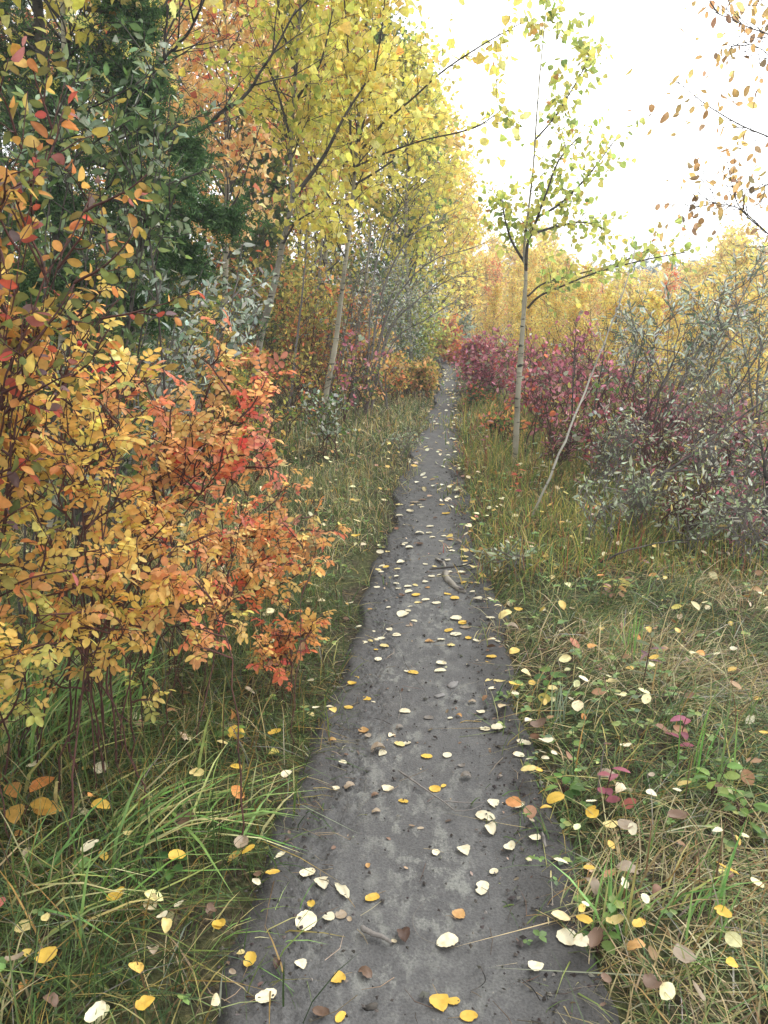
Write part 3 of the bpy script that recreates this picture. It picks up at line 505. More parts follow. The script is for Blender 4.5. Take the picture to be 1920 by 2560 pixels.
PGY = [(3, (166, 186, 92)), (4, (194, 204, 104)), (4, (214, 212, 108)), (2, (226, 210, 96)), (.6, (130, 156, 78)), (.3, (220, 160, 90))]
PSV = [(4, (178, 190, 170)), (4, (204, 212, 198)), (3, (118, 136, 112)), (2, (92, 112, 84)), (1, (200, 206, 192)), (.5, (150, 150, 96))]
PSD = [(3, (118, 140, 100)), (5, (86, 112, 62)), (2, (140, 156, 130)), (3, (72, 94, 54)), (1, (172, 186, 168)), (1, (150, 148, 76)), (.6, (200, 170, 70))]
PRO = [(6, (228, 194, 114)), (6, (228, 168, 104)), (2, (230, 136, 92)), (1.5, (214, 136, 104)), (2, (200, 172, 88)), (1, (160, 146, 76)), (.6, (200, 72, 62))]
PRY = [(6, (230, 194, 90)), (3, (220, 170, 84)), (2, (200, 182, 92)), (1, (228, 150, 84)), (.8, (160, 162, 80))]
PRR = [(3, (228, 126, 76)), (4, (226, 156, 84)), (1.3, (214, 104, 82)), (3, (224, 176, 88)), (1, (196, 136, 112)), (1, (170, 150, 90))]
PSK = [(4, (142, 128, 56)), (3, (196, 124, 62)), (1.2, (182, 84, 64)), (4, (112, 120, 60)), (1.5, (122, 98, 102)), (2, (190, 150, 60)), (1, (168, 104, 96))]
PDW = [(4, (176, 100, 118)), (4, (196, 126, 140)), (2, (152, 76, 90)), (2, (210, 150, 154)), (1, (180, 80, 70)), (1, (150, 130, 90)), (1.2, (170, 180, 150)), (.8, (196, 176, 90))]
PSY = [(3, (204, 186, 78)), (3, (180, 170, 80)), (3, (144, 150, 72)), (1, (222, 190, 90)), (1, (190, 120, 70))]
PBR = [(4, (222, 186, 112)), (3, (206, 166, 104)), (2, (184, 150, 110)), (2, (226, 192, 116)), (1, (140, 120, 90))]

def tree(name, label, cat, trunk, trad, limbs=(), group=None, bark=ASPEN, pal=PY, leaf=.06, nb=22, t0=.35, blen=1., bang=48, bup=.35, ntw=6, twl=.35, nl=7, lod='mid', shape='round', seed=1, twigbark=DARKB, tipscale=.35, ratio=.95, droop=.6, extra=None, wig=.1, scars=0, limbtw=10, nlev=1):
    r = RS(seed); P = spline(trunk, 40); R = np.interp(np.linspace(0, 1, 40), np.linspace(0, 1, len(trad)), trad); base = P[0].copy()
    R = R * (1 + .05 * r.normal(size=40)); R[0] *= 1.25
    rt = thing(name, label, cat, base, group); gt, gb, gl = Geo(), Geo(), Geo()
    tubes(gt, P[None], R[None], 10)
    if scars:
        for t in r.uniform(.03, .8, scars):
            i = int(t * 39); a = r.uniform(0, 6.28); d = np.array([cos(a), sin(a) , .25]); q = P[i] + d * R[i] * .7
            tubes(gt, np.stack([q, q + d * R[i] * .45 + [0, 0, -.01], q + d * R[i] * .62])[None], np.array([[.55, .42, .12]]) * R[i], 6)
    Q = []
    for lp, w in limbs:
        lp = spline(lp, 20); gx = Geo(); tubes(gx, lp[None], (w * np.linspace(1, .25, 20) ** .8)[None], 7); gx.build('limb', twigbark, rt, base)
        q, _ = grow(r, lp[None], limbtw, .15, 1., twl * 1.3, 45, bup * .6, 6, .14); Q.append(q); Q.append(lp[None][:, 8:][:, np.linspace(0, 11, 6).astype(int)])
    if nb:
        B1, t = grow(r, P[None], nb, t0, .99, lambda t: blen * (tipscale + (1 - tipscale) * (1 - ((t - t0) / (1 - t0))) ** .8) * np.clip((t - t0) / .12 + .5, .5, 1), bang, bup, 8, wig)
        tubes(gb, B1, np.linspace(1, .2, 8)[None] * (np.interp(t, np.linspace(0, 1, 40), R) * .42)[:, None], 5)
        q, _ = grow(r, B1, ntw, .2, 1., twl, 48, .15, 6, .14); Q.append(q); Q.append(B1[:, [3, 4, 5, 6, 7, 7]] + 1e-4 * r.normal(size=(len(B1), 6, 3)))
    Q = np.concatenate(Q); tubes(gb, Q, np.linspace(.0032, .0012, 6)[None] * (leaf / .055), 3)
    if nlev > 1:
        q, _ = grow(r, Q, 2, .2, 1., twl * .6, 50, .05, 6, .15); tubes(gb, q, np.linspace(.0022, .001, 6)[None], 3); Q = np.concatenate([Q, q])
    leafy(gl, r, Q, nl, leaf, pal, lod, shape, ratio, .12, droop)
    if extra: extra(r, gt, gb, gl)
    gt.build('trunk', bark, rt, base); gb.build('branches', twigbark, rt, base); gl.build('crown', LEAF, rt, base)
    return rt

# white-trunked sapling by the trail on the right
d = GD(1112, 1008)[1]
tree('aspen_tree', 'slender white trunked aspen with thin green crown right of the trail', 'tree', np.vstack([GD(1112, 1008)[None], pxs([(1114, 960), (1119, 850), (1126, 750), (1133, 650), (1136, 590), (1132, 540), (1142, 450), (1152, 360), (1160, 240), (1168, 140), (1180, 20), (1186, -60)], d)]),
     np.array([13, 12.5, 11, 8, 5, 4, 3, 2.2, 1.5]) * .5 * PX(d),
     [(pxs([(1136, 585), (1139, 530), (1152, 495), (1166, 455), (1180, 418), (1205, 350), (1245, 300)], d, -.3), 3.6 * PX(d)),
      (pxs([(1140, 665), (1165, 640), (1210, 620), (1290, 588), (1390, 562), (1480, 545)], d, -.6), 2.6 * PX(d)),
      (pxs([(1140, 640), (1175, 612), (1240, 594), (1330, 570), (1420, 530)], d, .4), 2.2 * PX(d)),
      (pxs([(1160, 470), (1210, 440), (1270, 380), (1330, 300)], d, .3), 3 * PX(d)), (pxs([(1150, 505), (1200, 490), (1260, 480), (1320, 500)], d, .5), 3 * PX(d)),
      (pxs([(1135, 570), (1105, 520), (1090, 470), (1085, 430)], d, .2), 3 * PX(d)), (pxs([(1158, 300), (1200, 250), (1260, 150), (1275, 100)], d, .2), 2 * PX(d))],
     pal=PGY, leaf=.044, nb=12, t0=.5, blen=.42, bang=46, ntw=4, twl=.2, nl=7, seed=5, scars=16, limbtw=26, lod='near')
# yellow aspen nearest the trail on the left
d = 9.0; b = onground(692, d)
tree('aspen_tree', 'tall straight pale aspen with dense yellow crown beside the trail', 'tree', np.vstack([b[None], pxs([(706, 840), (725, 740), (742, 600), (758, 470), (768, 350), (776, 240), (787, 120), (793, 0), (800, -200), (806, -420)], d)]),
     np.array([12, 11, 9, 7.5, 6.5, 5.5, 4, 2.5]) * .5 * PX(d),
     [(pxs([(776, 330), (830, 265), (889, 215), (955, 155), (1029, 105), (1080, 75), (1125, 50)], d, -1.2), 2.2 * PX(d)), (pxs([(768, 360), (830, 332), (914, 303), (994, 285), (1045, 265), (1095, 228)], d, -1.), 2.2 * PX(d)),
      (pxs([(766, 380), (757, 300), (758, 200), (748, 60), (740, -60)], d, -.6), 3 * PX(d)), (pxs([(752, 500), (720, 440), (690, 390), (670, 330)], d, -.4), 2.4 * PX(d)),
      (pxs([(772, 320), (800, 200), (822, 80), (835, -40)], d, -.8), 2.4 * PX(d)), (pxs([(765, 400), (830, 360), (880, 320), (920, 250)], d, .3), 2.5 * PX(d)), (pxs([(748, 560), (725, 520), (712, 490)], d, -.2), 1.6 * PX(d))],
     pal=PY, leaf=.068, nb=48, t0=.42, blen=.72, bang=52, ntw=7, twl=.42, nl=8, seed=6, scars=14, limbtw=14)
d = 8.0; b = onground(548, d)
tree('aspen_tree', 'leaning grey forked aspen with yellow green crown behind the rose bushes', 'tree', np.vstack([b[None], pxs([(556, 770), (590, 625), (612, 520), (632, 425), (627, 330), (633, 240), (640, 130), (650, 0), (660, -150), (668, -350)], d)]),
     np.array([16, 15, 12, 9.5, 8, 7, 6, 5, 3]) * .5 * PX(d),
     [(pxs([(632, 428), (670, 380), (704, 330), (745, 250), (790, 180)], d, -.4), 5 * PX(d)), (pxs([(628, 300), (600, 200), (560, 100)], d, -.5), 3 * PX(d)), (pxs([(636, 220), (690, 140), (720, 20)], d, -.8), 3 * PX(d)),
      (pxs([(610, 530), (640, 480), (690, 450)], d, -.4), 2.5 * PX(d)), (pxs([(640, 160), (610, 60), (590, -60)], d, -.8), 3 * PX(d))],
     bark=ASPEND, pal=PYG, leaf=.06, nb=40, t0=.46, blen=.7, bang=48, ntw=6, twl=.36, nl=7, seed=7, scars=18, limbtw=12)
# overhanging tree just outside the frame on the right
d = 4.6; b = onground(1850, d)
tree('aspen_tree', 'aspen at the right border, tan leaves hanging into the white sky', 'tree', np.vstack([b[None], pxs([(1855, 900), (1845, 600), (1830, 300), (1800, 0), (1780, -300)], d)]), np.array([.045, .04, .034, .027, .02, .01]),
     [(pxs([(1835, 420), (1740, 330), (1659, 295), (1599, 270), (1539, 235), (1504, 210), (1459, 172)], d, -.3), .0048), (pxs([(1840, 640), (1740, 560), (1659, 505), (1599, 450), (1579, 390), (1569, 340)], d, .2), .0048),
      (pxs([(1659, 505), (1599, 452), (1549, 440), (1500, 432)], d), .0036), (pxs([(1800, 150), (1700, 90), (1620, 60), (1540, 25)], d, -.2), .0048), (pxs([(1810, 220), (1720, 180), (1650, 110), (1600, 90)], d, .3), .0042), (pxs([(1838, 520), (1760, 440), (1690, 400), (1640, 400)], d, .3), .0042), (pxs([(1800, 100), (1700, 20), (1620, -40), (1560, -60)], d, .3), .0042)],
     pal=PBR, leaf=.041, nb=14, t0=.5, blen=.6, ntw=3, twl=.25, nl=3, seed=8, limbtw=20, shape='oval', ratio=.66, lod='near', droop=.8)
# dead leaning stem
def bare(name, label, cat, stems, bark, group=None, sub=4, sublen=.25, seed=1):
    r = RS(seed); base = stems[0][0][0]; rt = thing(name, label, cat, base, group); g, g2 = Geo(), Geo()
    for P, w in stems:
        P = spline(P, 26); P[3:-1] += r.normal(0, min(w * .25, .0025), (22, 3)); tubes(g, P[None], (w * np.linspace(1, .3, 26) * (1 + .05 * r.normal(size=26)))[None], 8)
        if sub:
            q, _ = grow(r, P[None], sub, .3, 1, sublen, 40, .1, 6, .1); tubes(g2, q, np.linspace(w * .28, w * .08, 6)[None], 4)
            q2, _ = grow(r, q, 2, .3, 1, sublen * .5, 40, .1, 5, .1); tubes(g2, q2, np.linspace(w * .13, w * .05, 5)[None], 3)
    g.build('stem', bark, rt, base)
    if sub: g2.build('side_twigs', bark, rt, base)
    return rt
p = GD(1150, 1115); d = p[1]
bare('dead_sapling', 'pale dead bare sapling leaning right over the grass', 'dead tree', [(np.vstack([p[None], pxs([(1200, 1000), (1245, 890), (1290, 780), (1330, 680), (1356, 600), (1372, 540)], d, .6)]), 3.0 * PX(d))], PALED, sub=6, sublen=.3, seed=3)
p = GD(1655, 1175); d = p[1]
bare('dead_snag', 'dark upright dead stem at the right edge of the grass', 'dead tree', [(np.vstack([p[None], pxs([(1652, 1110), (1657, 1060), (1650, 1000), (1640, 940)], d)]), 7 * PX(d))], DARKB, sub=5, sublen=.3, seed=4)
p = GD(1340, 1010)
bare('dead_snag', 'short charred looking stub standing among the dogwood stems', 'dead tree', [(np.vstack([p[None], pxs([(1342, 980), (1345, 945)], p[1]), ]), 5 * PX(p[1]))], DARKB, sub=0)

# spruce
def spruce(label, base, H, rad, seed, dens=1., trunkr=.055, needle=.02, group=None, name='spruce_tree', lo=.12, own=()):
    r = RS(seed); rt = thing(name, label, 'tree', base, group); gt, gb, gl = Geo(), Geo(), Geo()
    P = spline([base, base + [.03, .02, H * .5], base + [0, 0, H]], 30); tubes(gt, P[None], (trunkr * np.linspace(1, .1, 30))[None], 10)
    nb = int(74 * dens); B1, t = grow(r, P[None], nb, lo, .98, lambda t: rad * np.clip(1.12 - t, .08, 1), 98, -.25, 9, .04)
    B1[:, :, 2] += (np.linspace(0, 1, 9) ** 2 * .12)[None] * rad
    tubes(gb, B1, np.linspace(.011, .003, 9)[None], 5)
    B2, _ = grow(r, B1, int(10 + 12 * min(dens, 1.2)), .08, 1, rad * .3, 52, -.35, 6, .05); B2 = np.concatenate([B2, B1[:, [2, 4, 5, 6, 7, 8]]]); tubes(gb, B2, np.linspace(.003, .001, 6)[None], 3)
    for bp in own:
        q = spline(bp, 9)[None]; tubes(gb, q, np.linspace(.013, .003, 9)[None], 6)
        t1, _ = grow(r, q, 34, .1, 1, lambda t: .05 + .24 * (1 - t), 45, -.1, 6, .05); t1[..., 2] = q[0, :, 2].mean() * .0 + t1[..., 2] * .55 + .45 * t1[:, :1, 2]; t2, _ = grow(r, t1, 5, .2, 1, .14, 45, -.15, 6, .05)
        tubes(gb, t1, np.linspace(.003, .001, 6)[None], 3); B2 = np.concatenate([B2, t1, t2])
    for Q, m in ((B2, int(32 * dens)),):
        Pn, T, X = along(r, Q, m, .02); n = len(Pn)
        cards(gl, Pn, nrm(X + T * .75 + np.array([0, 0, .1])), r.normal(size=(n, 3)), needle * r.uniform(.7, 1.2, n), needle * .26, pick(r, [(3, (62, 96, 50)), (3, (80, 116, 60)), (2, (50, 78, 42)), (1, (100, 132, 72))], n, .15), 'far', 'lance', 0, 0)
    gt.build('trunk', DARKB, rt, base); gb.build('boughs', DARKB, rt, base); gl.build('needles', NEEDLE, rt, base); return rt
spruce('dark green spruce with drooping boughs behind the orange rose bush', onground(180, 4.9), 5.4, 1.0, 9, 1.3, needle=.03, own=[pxs([(190, 420), (320, 450), (430, 472), (515, 480)], 4.9, -.5), pxs([(190, 260), (280, 280), (350, 305), (425, 335)], 4.9, -.4), pxs([(190, 500), (300, 530), (380, 550), (420, 560)], 4.9, -.5), pxs([(190, 340), (270, 380), (340, 400), (390, 410)], 4.9, -.7), pxs([(190, 130), (240, 140), (290, 170), (320, 200)], 4.9, -.4), pxs([(190, 560), (120, 600), (60, 650)], 4.9, -.6), pxs([(190, 620), (270, 650), (340, 680)], 4.9, -.6), pxs([(190, 420), (120, 450), (40, 480)], 4.9, -.6), pxs([(190, 20), (260, 30), (320, 60)], 4.9, -.3), pxs([(190, 200), (120, 240), (50, 270)], 4.9, -.3)])
spruce('second dark spruce further back in the shade of the left woods', onground(60, 8.5), 7.5, 2.0, 10, 1.0, needle=.045)

def aspen_at(xd, d, ytop, label, pal, seed, rad=.9, t0=.2, nb=34, leaf=.07, nl=6, group=None, bark=ASPEN, lean=0., w=None, name='aspen_tree', ntw=6, lod='far'):
    b = onground(xd, d); top = AD(xd + lean, ytop, d); H = top[2] - b[2]; w = w or H * .008
    m1 = b + (top - b) * .5 + np.array([.02 * H * sin(seed * 2.1), .02 * H * cos(seed * 3.7), 0])
    return tree(name, label, 'tree', [b, m1, top], np.array([1, .75, .5, .15]) * w, (), group, bark, pal, leaf, nb, t0, rad, 46, .45, ntw, rad * .38, nl, lod, seed=seed, tipscale=.22)
LT = 'tall autumn trees behind the left bushes'
aspen_at(345, 7.2, -420, 'yellow leaved aspen with pale trunk rising behind the spruce', PY, 21, rad=.8, t0=.62, nb=26, leaf=.065, nl=5, lod='mid', w=.05)
aspen_at(110, 4.6, -520, 'yellow leaved aspen at the top left corner beyond the silvery shrub', PY, 22, rad=1.0, t0=.58, nb=40, leaf=.06, nl=6, lod='mid')
for k, (x, d, yt, lab, pal, rad, t0) in enumerate([
    (480, 11, -200, 'orange leaved aspen with straight pale trunk behind the forked aspen', POR, 1.3, .3), (415, 13.5, -330, 'tall orange aspen just right of the spruce', POR, 1.4, .3),
    (585, 15, -40, 'peach orange aspen between the two yellow aspens', POR, 1.3, .2), (545, 13, 190, 'green leaved tree in front of the orange aspens', PGR, .9, .25),
    (300, 12, -300, 'orange tree mostly hidden behind the spruce', POR, 1.3, .25), (660, 16, -120, 'pinkish orange tree behind the forked yellow aspen', PORED, 1.4, .35),
    (840, 15.5, 60, 'green and yellow tree behind the bare willow', PGR, 1.2, .2), (890, 14, 120, 'yellow green aspen at the bend of the tree row', PYG, 1.1, .25),
    (700, 13, 60, 'golden aspen behind the straight pale aspen', PY, 1.2, .3), (925, 17, 210, 'golden aspen third from the end of the left row', PY, 1.25, .15),
    (765, 18, -60, 'orange yellow aspen deep in the left row', POR, 1.4, .25), (955, 20, 260, 'bright yellow aspen second from the end of the left row', PFAR, 1.2, .1),
    (988, 24, 360, 'bright yellow aspen at the end of the left row', PFAR, 1.3, .08), (895, 22, 150, 'tall yellow aspen deep behind the left row', PY, 1.5, .15),
    (1015, 28, 440, 'small pale yellow aspen past the trail bend', PFAR, 1.3, .08), (230, 15, -380, 'tall yellow tree far behind the spruce', PY, 1.5, .2), (60, 11, -400, 'dark orange tree at the far left edge', POR, 1.3, .2), (380, 19, -120, 'far orange tree filling the gap right of the spruce', POR, 2.0, .06), (480, 20, -60, 'far peach tree behind the pale orange trunk', POR, 2.0, .06), (560, 21, 20, 'far yellow green tree behind the leaning aspen', PYG, 2.0, .06), (250, 17, -200, 'far green tree filling the gap behind the spruce', PGR, 1.9, .06), (640, 22, 60, 'far golden tree between the pale aspens', PY, 2.0, .06), (140, 18, -300, 'far olive tree behind the left corner', PGR, 1.9, .06)]):
    aspen_at(x, d, yt, lab, pal, 40 + k, rad=rad, t0=t0, nb=52, leaf=.085, nl=7, group=LT, ntw=7)
# thin trunks among the left bushes
for k, (x, y1, x2, y2, d, w, lab) in enumerate([(622, 905, 652, 640, 9.3, 7, 'thin grey dead sapling between the two pale aspens'), (668, 790, 690, 590, 11.5, 8, 'thin pale stem behind the straight aspen'), (760, 780, 790, 600, 11, 10, 'thin leaning grey stem just right of the straight aspen'), (290, 640, 285, 440, 5.0, 6, 'thin grey upright stem before the spruce boughs')]):
    b = onground(x, d); bare('dead_sapling', lab, 'dead tree', [(np.vstack([b[None], pxs([(x + (x2 - x) * .4, y1 + (y2 - y1) * .4), (x2, y2), (x2 + (x2 - x) * .4, y2 - 120)], d)]), w * .5 * PX(d))], ASPEND if k else GREYB, sub=7, sublen=.35, seed=60 + k)

# yellow thicket down the slope on the right: individual young aspens
far = []
for k in range(4): 
    r0 = RS(300 + k); b = np.array([0., 0, 0]); H = 5.
    far.append(tree('aspen_tree', '', 'tree', [b, b + [.06 * (k - 1.5), .05, 2.6], b + [0, .05 * k, H]], np.array([.05, .035, .02, .006]), (), 'yellow thicket', ASPEN, [PFAR, PFAR, PFAR + POR[:2], PFAR + PYG[:2]][k], .095, 52, .04, 1.35, 40, .6, 7, .34, 6, 'far', seed=310 + k, tipscale=.25))
orng = tree('aspen_tree', '', 'tree', [np.zeros(3), np.array([.05, 0, 2.5]), np.array([0, .05, 5.])], np.array([.05, .035, .02, .006]), (), 'yellow thicket', ASPEN, PORED + POR[:2], .085, 44, .06, 1.5, 42, .5, 7, .33, 6, 'far', seed=321, tipscale=.25)
r = RS(55); spots = []
top = lambda x: np.interp(x, [1000, 1040, 1100, 1180, 1240, 1300, 1360, 1440, 1500, 1540, 1580, 1640, 1750], [540, 545, 560, 540, 575, 612, 622, 625, 615, 560, 520, 570, 560])
for dd, x0, x1, st, low in ((11.5, 1290, 1720, 115, 150), (14.5, 1130, 1700, 70, 85), (19, 1080, 1690, 52, 45), (25, 1040, 1680, 42, 15), (33, 1000, 1670, 38, -8), (44, 1000, 1660, 44, -26)):
    x = x0
    while x < x1:
        spots.append((x + r.uniform(-.4, .4) * st, dd * r.uniform(.93, 1.07), low + r.uniform(-12, 22))); x += st * r.uniform(.8, 1.2)
used = set(); 
for k, (x, d, low) in enumerate(spots):
    b = onground(x, d); yt = float(top(x)) + low; tp = AD(x, yt, d); H = max(tp[2] - b[2], 1.5); q = far[int(r.integers(4))]
    dl = 'nearest' if d < 13 else 'near' if d < 17 else 'mid' if d < 30 else 'far'
    lab = {'nearest': 'pale yellow young aspen rising from behind the silvery willow', 'near': 'yellow young aspen in the front of the thicket behind the dogwoods', 'mid': 'yellow young aspen in the middle of the thicket on the slope', 'far': 'small pale yellow aspen at the far skyline of the thicket'}[dl]
    gp = f'yellow aspens of the thicket, {dl} rows'
    o = dup(q, b, r.uniform(0, 6.28), (r.uniform(.75, 1.35) * (H / 5. * .5 + .5 * min(H / 5, 1.2)), H / 5. * r.uniform(.92, 1.06)), lab, gp)
for x, d, yt, lab in ((1432, 17.5, 592, 'orange red young aspen standing out of the yellow thicket'), (1065, 23, 568, 'small peach orange aspen beside the trail bend in the thicket'), (1295, 26, 628, 'pale orange aspen left of the orange red one')):
    b = onground(x, d); tp = AD(x, yt, d); H = tp[2] - b[2]; o = dup(orng, b, x, (H / 5 * .9, H / 5), lab, 'orange aspens in the thicket')
for q in far + [orng]:
    for c in list(q.children): bpy.data.objects.remove(c)
    bpy.data.objects.remove(q)
# dark conifers on the skyline
sp0 = spruce('', np.zeros(3), 9., 1.9, 70, .55, .12, .16, 'skyline', lo=.05)
for k, (x, yt) in enumerate([(1362, 572), (1385, 564), (1410, 570), (1440, 566), (1466, 574), (1492, 562), (1514, 572)]):
    d = 75 + 4 * (k % 3); b = onground(x, d); tp = AD(x, yt, d); H = tp[2] - b[2]
    dup(sp0, b, k * 1.3, H / 9., 'distant dark green spruce on the skyline behind the yellow thicket', 'distant spruces on the skyline')
for c in list(sp0.children): bpy.data.objects.remove(c)
bpy.data.objects.remove(sp0)

# ------------------------------------------------------------------ shrubs
def shrub(name, label, cat, stems, bark, leaffn, sub=8, sublen=.25, subang=42, up=.2, sub2=3, seed=1, group=None, t0=.25, hips=(), partname='leaves', rad=1., bare=.0):
    r = RS(seed); base = np.mean([s[0][0] for s in stems], 0); rt = thing(name, label, cat, base, group); g, gl = Geo(), Geo()
    A = []
    for P, w in stems:
        P = spline(P, 16); P[2:] += r.normal(0, .006, (14, 3)); A.append(P); tubes(g, P[None], (w * np.linspace(1, .3, 16))[None], 6)
    A = np.stack(A); q, _ = grow(r, A, sub, t0, 1., sublen, subang, up, 7, .12); tubes(g, q, np.linspace(.0034, .0014, 7)[None] * rad, 4)
    Q = [q, A[:, [10, 11, 12, 13, 14, 15, 15]] + 1e-4 * r.normal(size=(len(A), 7, 3))]
    if sub2: q2, _ = grow(r, q, sub2, .2, 1., sublen * .5, 45, up * .5, 7, .12); tubes(g, q2, np.linspace(.002, .001, 7)[None] * rad, 3); Q.append(q2)
    Q = np.concatenate(Q)
    if bare: Q = Q[r.random(len(Q)) > bare]
    leaffn(gl, r, Q, g)
    g.build('stems', bark, rt, base); gl.build(partname, LEAF, rt, base)
    for hx, hy, hd in hips:
        h = Geo(); p = AD(hx, hy, hd); nu = 10; V = []
        for i in range(8):
            b = pi * i / 7
            for j in range(nu): V.append(p + .0075 * np.array([sin(b) * cos(2 * pi * j / nu), sin(b) * sin(2 * pi * j / nu), 1.15 * cos(b) - .25 * (i == 0)]))
        V = np.array(V); h.add(V, np.array([(i * nu + j, i * nu + (j + 1) % nu, (i + 1) * nu + (j + 1) % nu, (i + 1) * nu + j) for i in range(7) for j in range(nu)]))
        s = [p + [0, 0, .008], p + [.004, .01, .03], p + [-.01, .03, .07]]; h2 = Geo(); o = h.build('rose_hip', HIP, rt, base); tubes(h2, spline(s, 8)[None], np.full((1, 8), .0011), 4); h2.build('hip_stalk', REDB, o, base)
    return rt
def arch(bx, d0, tips, w, spread=.12, seed=0, lift=.3):
    r = RS(seed); out = []
    b0 = onground(bx, d0)
    for t in tips:
        tx, ty, td = t; e = AD(tx, ty, td); b = b0 + np.array([r.normal(0, spread), r.normal(0, spread), 0]); b[2] = float(terrain(b[0], b[1])) - .02
        m = b * .45 + e * .55; m[2] += lift * abs(e[2] - b[2]) * .4 + .05; m[:2] += r.normal(0, .05, 2); out.append((np.array([b, b * .8 + m * .2 + [0, 0, .08], m, e]), w * r.uniform(.7, 1.2)))
    return out
rose = lambda size, pal, m=5, lod='near', npair=3: (lambda gl, r, Q, g: pinnate(gl, r, Q, m, size, pal, npair, lod, .15, g))
simple = lambda size, pal, m=6, lod='mid', shape='oval', ratio=.5, droop=.1, out=.7, fw=.6: (lambda gl, r, Q, g: leafy(gl, r, Q, m, size, pal, lod, shape, ratio, .12, droop, .15, out, fw))
shrub('rose_bush', 'wild rose bush with orange red leaf sprays and red hips', 'bush', arch(150, 2.55, [(515, 780, 2.7), (500, 850, 2.55), (520, 960, 2.5), (470, 905, 2.5), (490, 1000, 2.45), (450, 800, 2.7), (420, 880, 2.5), (440, 960, 2.4), (350, 820, 2.6), (300, 780, 2.6), (370, 930, 2.35), (480, 740, 2.8), (260, 850, 2.4), (525, 890, 2.6)], .0036, .3, 1), REDB, rose(.0245, PRO, 2), sub=5, sublen=.13, sub2=1, seed=101, hips=[(555, 757, 2.7), (425, 1322, 2.2), (172, 742, 2.3), (186, 748, 2.32)], t0=.62)
shrub('rose_bush', 'wild rose bush with mostly yellow leaves at the left edge', 'bush', arch(30, 2.2, [(60, 760, 2.1), (130, 790, 2.2), (200, 850, 2.2), (40, 880, 2.0), (120, 920, 2.0), (200, 940, 2.1), (60, 980, 1.95), (250, 960, 2.1), (-20, 930, 2.), (-40, 820, 2.1), (280, 760, 2.4), (20, 690, 2.2), (160, 690, 2.4)], .0038, .32, 2), REDB, rose(.026, PRY, 2), sub=4, sublen=.15, sub2=1, seed=102, t0=.66)
shrub('rose_bush', 'rose stems with coral red leaf tips reaching toward the trail', 'bush', arch(300, 2.75, [(545, 780, 2.8), (555, 860, 2.75), (565, 970, 2.7), (540, 1000, 2.7), (500, 950, 2.7)], .003, .15, 11), REDB, rose(.023, [(4, (236, 144, 98)), (2, (226, 116, 92)), (2, (216, 134, 118)), (3, (236, 168, 102))], 3), sub=4, sublen=.12, sub2=1, seed=108, t0=.66)
shrub('rose_bush', 'low spreading rose bush with small coral leaves near the trail', 'bush', arch(420, 2.95, [(655, 1110, 3.2), (620, 1075, 3.3), (590, 1070, 3.3), (640, 1170, 3.1), (660, 1140, 3.1), (600, 1150, 3.0), (540, 1110, 3.1), (500, 1160, 2.9), (560, 1230, 2.8), (470, 1200, 2.8), (600, 1260, 2.9), (620, 1210, 2.95), (590, 1290, 2.75), (520, 1280, 2.7), (420, 1100, 2.9)], .003, .22, 3), REDB, rose(.022, PRR + PRO[:2], 3), sub=4, sublen=.12, sub2=1, seed=103, t0=.6)
shrub('rose_bush', 'rose bush with big orange sprays over the near left grass', 'bush', arch(190, 2.35, [(330, 1130, 2.2), (290, 1180, 2.15), (380, 1170, 2.2), (420, 1230, 2.2), (350, 1220, 2.1), (460, 1290, 2.25), (490, 1330, 2.3), (300, 1100, 2.3), (400, 1290, 2.15), (380, 1060, 2.4)], .0034, .26, 4), REDB, rose(.025, PRO[:3] + PRY[:2], 2), sub=5, sublen=.14, sub2=1, seed=104, t0=.64)
shrub('rose_bush', 'tiny rose seedling with orange leaves beside the trail edge', 'bush', arch(612, 2.75, [(600, 1420, 2.75), (640, 1405, 2.75), (680, 1380, 2.8), (620, 1350, 2.8), (560, 1400, 2.7), (690, 1340, 2.85)], .003, .03, 5), REDB, rose(.02, PRR, 4), sub=4, sublen=.1, sub2=0, seed=105, t0=.4)
shrub('rose_bush', 'sparse yellow green rose stems low at the left edge', 'bush', arch(60, 2.0, [(90, 1240, 1.9), (130, 1290, 1.9), (40, 1220, 1.9), (180, 1250, 2.), (20, 1340, 1.8), (60, 1400, 1.75), (230, 1290, 2.05), (-10, 1150, 1.8), (110, 1180, 2.), (30, 1290, 1.85), (160, 1340, 2.), (-20, 1400, 1.7), (70, 1110, 1.95)], .003, .2, 6), REDB, rose(.025, PRY + [(3, (180, 180, 84))], 2), sub=4, sublen=.15, sub2=1, seed=106, t0=.45)
shrub('saskatoon_bush', 'bush with large olive orange and purple leaves close to the camera', 'bush', arch(-60, 1.9, [(60, 200, 1.9), (130, 190, 2.0), (90, 330, 1.85), (190, 420, 1.95), (240, 540, 2.0), (170, 600, 1.9), (60, 480, 1.8), (30, 600, 1.75), (20, 400, 1.8), (240, 640, 2.05), (110, 560, 1.9), (-30, 300, 1.8), (-40, 520, 1.75), (50, 690, 1.8), (150, 520, 2.0)], .0042, .1, 7), REDB, simple(.031, PSK + [(4, (206, 170, 78)), (2, (214, 150, 76))], 5, 'near', 'oval', .6, .35), sub=5, sublen=.17, sub2=2, seed=107, t0=.5)
